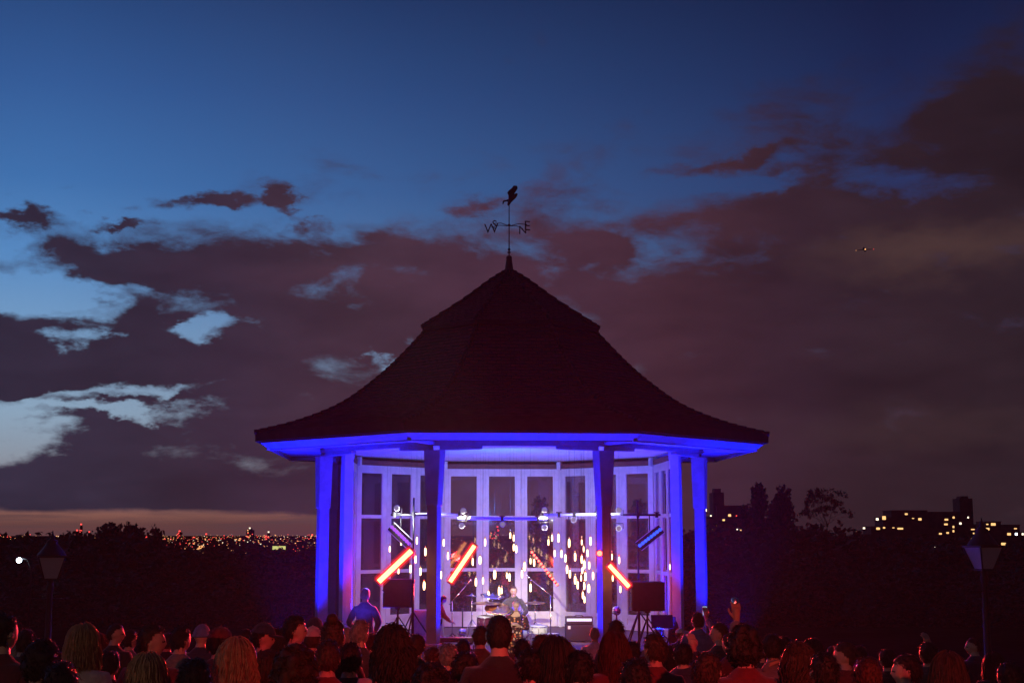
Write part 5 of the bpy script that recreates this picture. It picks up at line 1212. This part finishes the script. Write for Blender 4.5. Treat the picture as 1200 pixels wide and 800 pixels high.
# ------------------------------------------------------------------ housing estates on the ridge to the right
def block(px0, px1, pytop, pybot, Y, label, lights, name='apartment_block', depth=14, steps=None, towers=()):
    a = at(px0, pytop, Y); b = at(px1, pybot, Y); cx = (a.x + b.x) / 2; gz = min(b.z, hgt(cx, Y)) - 2; t = empty(name, (cx, Y, gz), 0, label, 'building'); w_ = b.x - a.x; h = a.z - gz
    mb = MB()
    if steps:
        for u0, u1, v in steps: hh = h * v; mb.box((-w_ / 2 + w_ * (u0 + u1) / 2, depth * .1 * v, hh / 2), (w_ * (u1 - u0) - .05, depth, hh)); mb.box((-w_ / 2 + w_ * (u0 + u1) / 2, depth * .1 * v, hh + .3), (w_ * (u1 - u0) + .3, depth + .4, .5))
    else: mb.box((0, 0, h / 2), (w_, depth, h)); mb.box((0, 0, h + .35), (w_ + .5, depth + .5, .6))
    mb.build('wall', M['brick'], t)
    for tx0, tx1, ty in towers:
        q0 = at(tx0, ty, Y); q1 = at(tx1, ty, Y); hh = q0.z - gz; mb = MB(); mb.box(((q0.x + q1.x) / 2 - cx, 1, hh / 2), (q1.x - q0.x, depth * .7, hh)); mb.box(((q0.x + q1.x) / 2 - cx, 1, hh + .6), ((q1.x - q0.x) * .6, depth * .4, 1.2)); mb.build('stair_tower', M['brick'], t)
    k = Y / F
    for (lx, ly, lw, lh, c) in lights:
        lw *= .8; lh *= .74
        q = at(lx, ly, Y - depth / 2 - 2.2); mb = MB(); mb.box((0, 0, 0), (lw * k, .1, lh * k)); o = mb.build('lit_window', M[c], t); o.location = (q.x - cx, -depth / 2 - 2.2, q.z - gz)
        mb = MB(); mb.box((0, .06, 0), (lw * k + .5, .1, lh * k + .5)); mb.box((0, 1.1, -lh * k / 2 - .5), (lw * k + 1.2, 2.0, .3)); f_ = mb.build('window_bay', M['far'], t); f_.location = (q.x - cx, -depth / 2 - 2.2, q.z - gz)
block(828, 905, 591, 660, 420, 'dark apartment block with scattered lit windows right beside the bandstand', [(826.5, 597.5, 4, 4, 'winw'), (855, 603.5, 4, 3.5, 'win'), (848, 609, 3.5, 2.5, 'win'), (833, 604, 2, 2, 'winw'), (840, 615, 3, 2, 'win'), (834, 620.5, 3, 2.5, 'win'), (833, 626, 4, 2.5, 'win'), (864, 620, 1.8, 2, 'winw'), (868, 621, 2.2, 3.2, 'win'), (872, 597.5, 3.5, 3.5, 'winw'), (886, 603.5, 2.5, 2.5, 'winw'), (842, 637, 2, 2, 'winw'), (871, 638, 3, 1.5, 'win'), (836, 631, 4, 1.5, 'win'), (903, 615, 2, 2, 'win'), (878, 644, 3, 2, 'win'), (863, 604, 1.6, 1.4, 'cred')],
      steps=[(0, .12, .93), (.12, .6, .985), (.6, 1, .92)], towers=[(834, 846.5, 577)], depth=12)
EW = [(1028, 608, 3.5, 3.5, 'winw'), (1036, 606.5, 5, 5.5, 'win'), (1029, 619, 5, 3.4, 'win'), (1036, 618, 3, 2.2, 'win'), (1012.5, 618.5, 3, 2.5, 'winw'), (1005, 623.5, 3.2, 3.2, 'win'), (1055, 619, 8, 2.5, 'win'), (1062, 602, 4, 2.5, 'win'), (1078, 608, 4.5, 3.6, 'win'), (1109, 608.5, 5, 2.6, 'win'), (1108.5, 614, 5, 2.6, 'win'), (1102, 625, 4, 2.4, 'win'), (1110.5, 624, 3.5, 2.4, 'win'), (1117.5, 606, 2.8, 3, 'win'), (1117.3, 617, 2.4, 3.2, 'win'), (1117.3, 622, 2.4, 3.2, 'win'), (1125.5, 613, 3, 3, 'winw'), (1134.5, 606, 2, 2.5, 'winw'), (1140, 620, 5, 1.6, 'win'), (1141, 624.5, 2, 2, 'win'), (1140, 631, 5, 1.6, 'win'), (1095, 641, 2.4, 1.6, 'winw'),
      (1070, 607, 3, 1.2, 'win'), (1047, 618, 3, 1.2, 'win'), (1086, 626, 3, 1, 'win')]
block(1003, 1150, 599, 668, 700, 'large stepped block of flats on the ridge with a dark square tower and lit windows', EW, steps=[(0, .09, .76), (.09, .19, .84), (.19, .26, .93), (.26, .55, 1.), (.55, .8, .985), (.8, 1, .86)], towers=[(1121, 1136, 584)], depth=16)
block(1150, 1215, 612, 668, 640, 'lower dark block of flats at the right edge with warm windows', [(1164, 614, 6.5, 3.8, 'win'), (1157, 619.5, 6, 3.6, 'win'), (1157, 614, 3, 1.8, 'win'), (1182.5, 625.5, 5, 3.6, 'win'), (1191, 625.5, 3, 3, 'streetw'), (1198.5, 625.5, 2.6, 3, 'winw'), (1176, 637, 6.5, 3.6, 'win'), (1190, 619, 4, 1.6, 'win'), (1121, 651, 2.2, 2.4, 'winw'), (1132, 654, 2, 2.4, 'winw')], steps=[(0, .3, 1.), (.3, .65, .97), (.65, 1, .9)], depth=12)

# ------------------------------------------------------------------ the far city
rnd = random.Random(11)
def tower(px, pytop, wpx, Y, label, cols, top=None, crane=False):
    a = at(px, pytop, Y); gz = -60; t = empty('tower_block', (a.x, Y, gz), 0, label, 'tower', 'distant towers on the horizon'); w_ = wpx * Y / F; h = a.z - gz
    mb = MB(); mb.box((0, 0, h * .46), (w_, w_, h * .92)); mb.box((0, 0, h * .96), (w_ * .5, w_ * .5, h * .08)); mb.build('wall', M['far'], t)
    k = Y / F
    for c, n in cols:
        for _ in range(n):
            mb = MB(); mb.box((0, 0, 0), (k * rnd.uniform(.7, 1.3), 2, k * rnd.uniform(.6, 1.1))); o = mb.build('lit_window', M[c], t); o.location = (rnd.uniform(-.45, .45) * w_, -w_ / 2 - 2, h * rnd.uniform(.55, .92))
    if top: mb = MB(); mb.box((0, 0, 0), (k * 1.7, 3, k * 1.6)); o = mb.build('warning_light', M[top], t); o.location = (0, -w_ / 2, h)
    mb = MB(); mb.tube([(0, 0, h * .99), (0, 0, h + 2.2 * k)], k * .18, 5); mb.build('mast', M['far'], t)
tower(95.5, 614, 2.5, 6500, 'slim far tower, tallest in the red cluster by the left lamp post', [('cred', 3)], 'cred'); tower(91, 621, 4, 6400, 'far tower with red lights in the cluster left of the dark trees', [('cred', 5)], 'cred'); tower(80, 627, 5, 6400, 'low far block lit red at the foot of the red cluster', [('cred', 6)], 'cred')
tower(105, 623, 3, 6600, 'far tower with a single red light right of the red cluster', [('cwarm', 2)], 'cred'); tower(211, 622, 5, 6500, 'far tower with a bright orange-red top right of the dark tree crowns', [('cred', 5)], 'cred'); tower(242, 625.5, 3, 6200, 'small far tower with a red light midway between the orange-topped one and the tall one', [('cwarm', 3)], 'cred')
tower(293.5, 618.5, 8, 5200, 'tallest far tower with a red beacon, left of the bandstand posts', [('cred', 4), ('cwarm', 5)], 'cwhite'); tower(315, 623, 3, 6100, 'slim far tower with a pale light right of the tallest one', [('cred', 3)], 'cwhite'); tower(312, 628, 3, 5900, 'stubby far tower with red lights right of the tallest one', [('cred', 2)], 'cred'); tower(366, 626.5, 3, 6000, 'far tower with a red light next to the left outer post', [('cwarm', 3)], 'cred')
tower(280, 629, 6, 5300, 'wide orange-lit far block left of the tallest tower', [('cwarm', 8)]); tower(236, 638, 7, 4200, 'squat far block full of yellow windows below the small red-lit tower', [('cwarm', 14)]); tower(172, 629, 3, 6300, 'far tower with a bright red light at the right foot of the dark tree crowns', [('cred', 3)], 'cred')
tower(560, 615, 3, 6000, 'far tower seen through the window by the second red tube', [('cred', 4)], 'cred'); tower(583, 617, 4, 6000, 'far tower with red lights seen through the middle window', [('cred', 5)], 'cred'); tower(577, 622, 7, 6100, 'wider far block with red lights behind the middle window', [('cred', 8)])
mb = MB()
for _ in range(1500):
    px = rnd.uniform(-60, 1260) if rnd.random() < .15 else rnd.uniform(-40, 640); Y = rnd.choice((3200, 4200, 5200, 6200, 7500, 9000)) * rnd.uniform(.9, 1.1); x = (px - 600) / F * Y * .99; w_ = rnd.uniform(15, 60); h = rnd.uniform(8, 26) + (rnd.random() < .07) * rnd.uniform(8, 26)
    mb.box((x, Y, -60 + h / 2), (w_, 20, h))
tag(mb.build('distant_city', M['far']), kind='stuff')
mb = MB()
for _ in range(1700):
    px = rnd.uniform(-60, 1260) if rnd.random() < .12 else (rnd.uniform(-40, 660) if rnd.random() < .55 else rnd.uniform(165, 400)); Y = rnd.choice((2300, 3000, 3900, 5000, 6200, 7400, 8600)) * rnd.uniform(.88, 1.12); x = (px - 600) / F * Y * .99
    z = -60 + rnd.uniform(2, 12) + (rnd.random() < .6) * rnd.uniform(6, 50); k = Y / F; s = k * rnd.choice((.3, .38, .45, .55, .7)) * rnd.uniform(.7, 1.2)
    c = rnd.random(); mb.box((x, Y - 30, z), (s * rnd.uniform(.8, 1.8), s, s), 0 if c < .60 else 1 if c < .72 else 2)
tag(mb.build('city_lights', [M['cwarm'], M['cwhite'], M['cred']]), kind='stuff')
for px, py, w_, h, m, lab in ((327, 641.5, 15, 4, 'win', 'wide floodlit yellow-green facade in the far city left of the bandstand'),):
    q = at(px, py, 3000); t = empty('lit_building', (q.x, 3000, -60), 0, lab, 'building'); k = 3000 / F; mb = MB(); mb.box((0, 8, (q.z + 60 + h * k / 2 + 1) / 2), (w_ * k * 1.1, 14, q.z + 60 + h * k / 2 + 1)); mb.build('wall', M['far'], t); mb = MB(); mb.box((0, -.6, q.z + 60), (w_ * k, 2, h * k)); mb.build('lit_window', em('yellow_green_window', (.62, .62, .2), 1.0, True), t)

# ------------------------------------------------------------------ thin stage haze that catches the coloured beams
hz = bpy.data.materials.new('haze'); hz.use_nodes = True; hn = hz.node_tree; hn.nodes.clear(); vo = hn.nodes.new('ShaderNodeVolumePrincipled'); vo.inputs['Color'].default_value = (.9, .9, .92, 1); vo.inputs['Density'].default_value = .0009; vo.inputs['Anisotropy'].default_value = .2
ho = hn.nodes.new('ShaderNodeOutputMaterial'); hn.links.new(vo.outputs[0], ho.inputs['Volume']); hz.cycles.homogeneous_volume = True
mb = MB(); mb.box((0, 20, 11.5), (84, 60, 27)); tag(mb.build('haze', hz), kind='stuff')
# ------------------------------------------------------------------ aircraft in the evening sky
p = at(1013, 292.5, 2500); t = empty('aircraft', p, R(70), 'tiny distant aircraft with an orange light, high on the right in front of the clouds', 'aircraft')
mb = MB(); mb.tube([(-16, 0, 0), (-13, 0, 0), (12, 0, 0), (17, 0, 1.2)], [.6, 2, 2, .4], 8); mb.build('fuselage', M['far'], t)
mb = MB(); mb.add([(-3, 0, 0), (4, 0, 0), (8, 16, 1), (6, 16, 1), (8, -16, 1), (6, -16, 1)], [(0, 1, 2, 3), (1, 0, 5, 4)]); mb.add([(-3, 0, .4), (4, 0, .4), (8, 16, 1.2), (6, 16, 1.2), (8, -16, 1.2), (6, -16, 1.2)], [(3, 2, 1, 0), (4, 5, 0, 1)]); mb.build('wing', M['far'], t)
mb = MB(); mb.prism([(12, 0), (17, 0), (18, 5), (15.5, 5)], -.2, .2, M=Matrix.Rotation(R(90), 4, 'X')); mb.build('tail_fin', M['far'], t)
for v_, c, r_ in (((-8, -2, -1), 'cwarm', 1.5), ((7, 16, 1), 'cwarm', .6), ((7, -16, 1), 'cred', .6)): mb = MB(); mb.ball(v_, r_, 8); mb.build('navigation_light', M[c], t)

# ------------------------------------------------------------------ assumed, unseen warm lamps behind the camera that light the crowd's backs
def assumed_lamp(x, y, e, col, label):
    t = empty('assumed_lamp', (x, y, 0), 0, label, 'lamp'); mb = MB(); mb.lathe([(.10, 0), (.06, .15), (.045, 3.3)], 12); mb.build('pole', M['iron'], t); mb = MB(); mb.lathe([(.20, 3.62), (.22, 3.66), (.04, 3.8)], 14); mb.build('lamp_hood', M['iron'], t)
    mb = MB(); mb.ball((0, 0, 3.48), .14, 12); mb.build('lamp_globe', em('warm_globe', col, 4, True), t); light('POINT', (x, y, 3.2), None, col, e * 4.5, .15, name='assumed_lamp_glow')
assumed_lamp(-7.5, -5, 160, (1, .6, .38), 'assumed warm lamp, unseen, behind the audience on the left'); assumed_lamp(8.5, -4, 30, (1, .68, .35), 'assumed warm lamp, unseen, behind the audience on the right')

# added, unseen fill lights: red for the crowd's backs, warm for the performers
def added_fill_light(x, y, z, tgt, col, e, cone, label, lens):
    t = empty('added_fill_lamp', (x, y, 0), 0, label, 'floodlight'); mb = MB(); mb.lathe([(.3, 0), (.3, .03), (.04, .05), (.03, z - .2)], 12); mb.build('pole', M['black'], t)
    q = (Vector(tgt) - Vector((x, y, z))).to_track_quat('Z', 'Y').to_matrix().to_4x4(); mb = MB(); mb.lathe([(.08, -.25), (.14, -.2), (.15, .12), (.13, .12)], 14, M=Matrix.Translation((0, 0, z)) @ q); mb.build('lamp_body', M['black'], t)
    mb = MB(); mb.lathe([(.125, .10), (.125, .105)], 14, M=Matrix.Translation((0, 0, z)) @ q); mb.build('lamp_lens', lens, t)
    d = (Vector(tgt) - Vector((x, y, z))).normalized(); light('SPOT', Vector((x, y, z)) + d * .14, tgt, col, e, .1, cone, .9, 'added_fill_beam')
added_fill_light(4.5, -5, 5.9, (.4, 10, .9), (1, .05, .05), 6000, 24, 'added red fill light on an unseen pole behind the right of the audience', em('red_lens', (1, .05, .03), 3, True))
added_fill_light(-1.5, -6, 6.0, (.0, 29.2, .9), (1, .84, .68), 60000, 4.6, 'added warm fill light on an unseen pole behind the left of the audience', em('warm_lens', (1, .85, .7), 3, True))
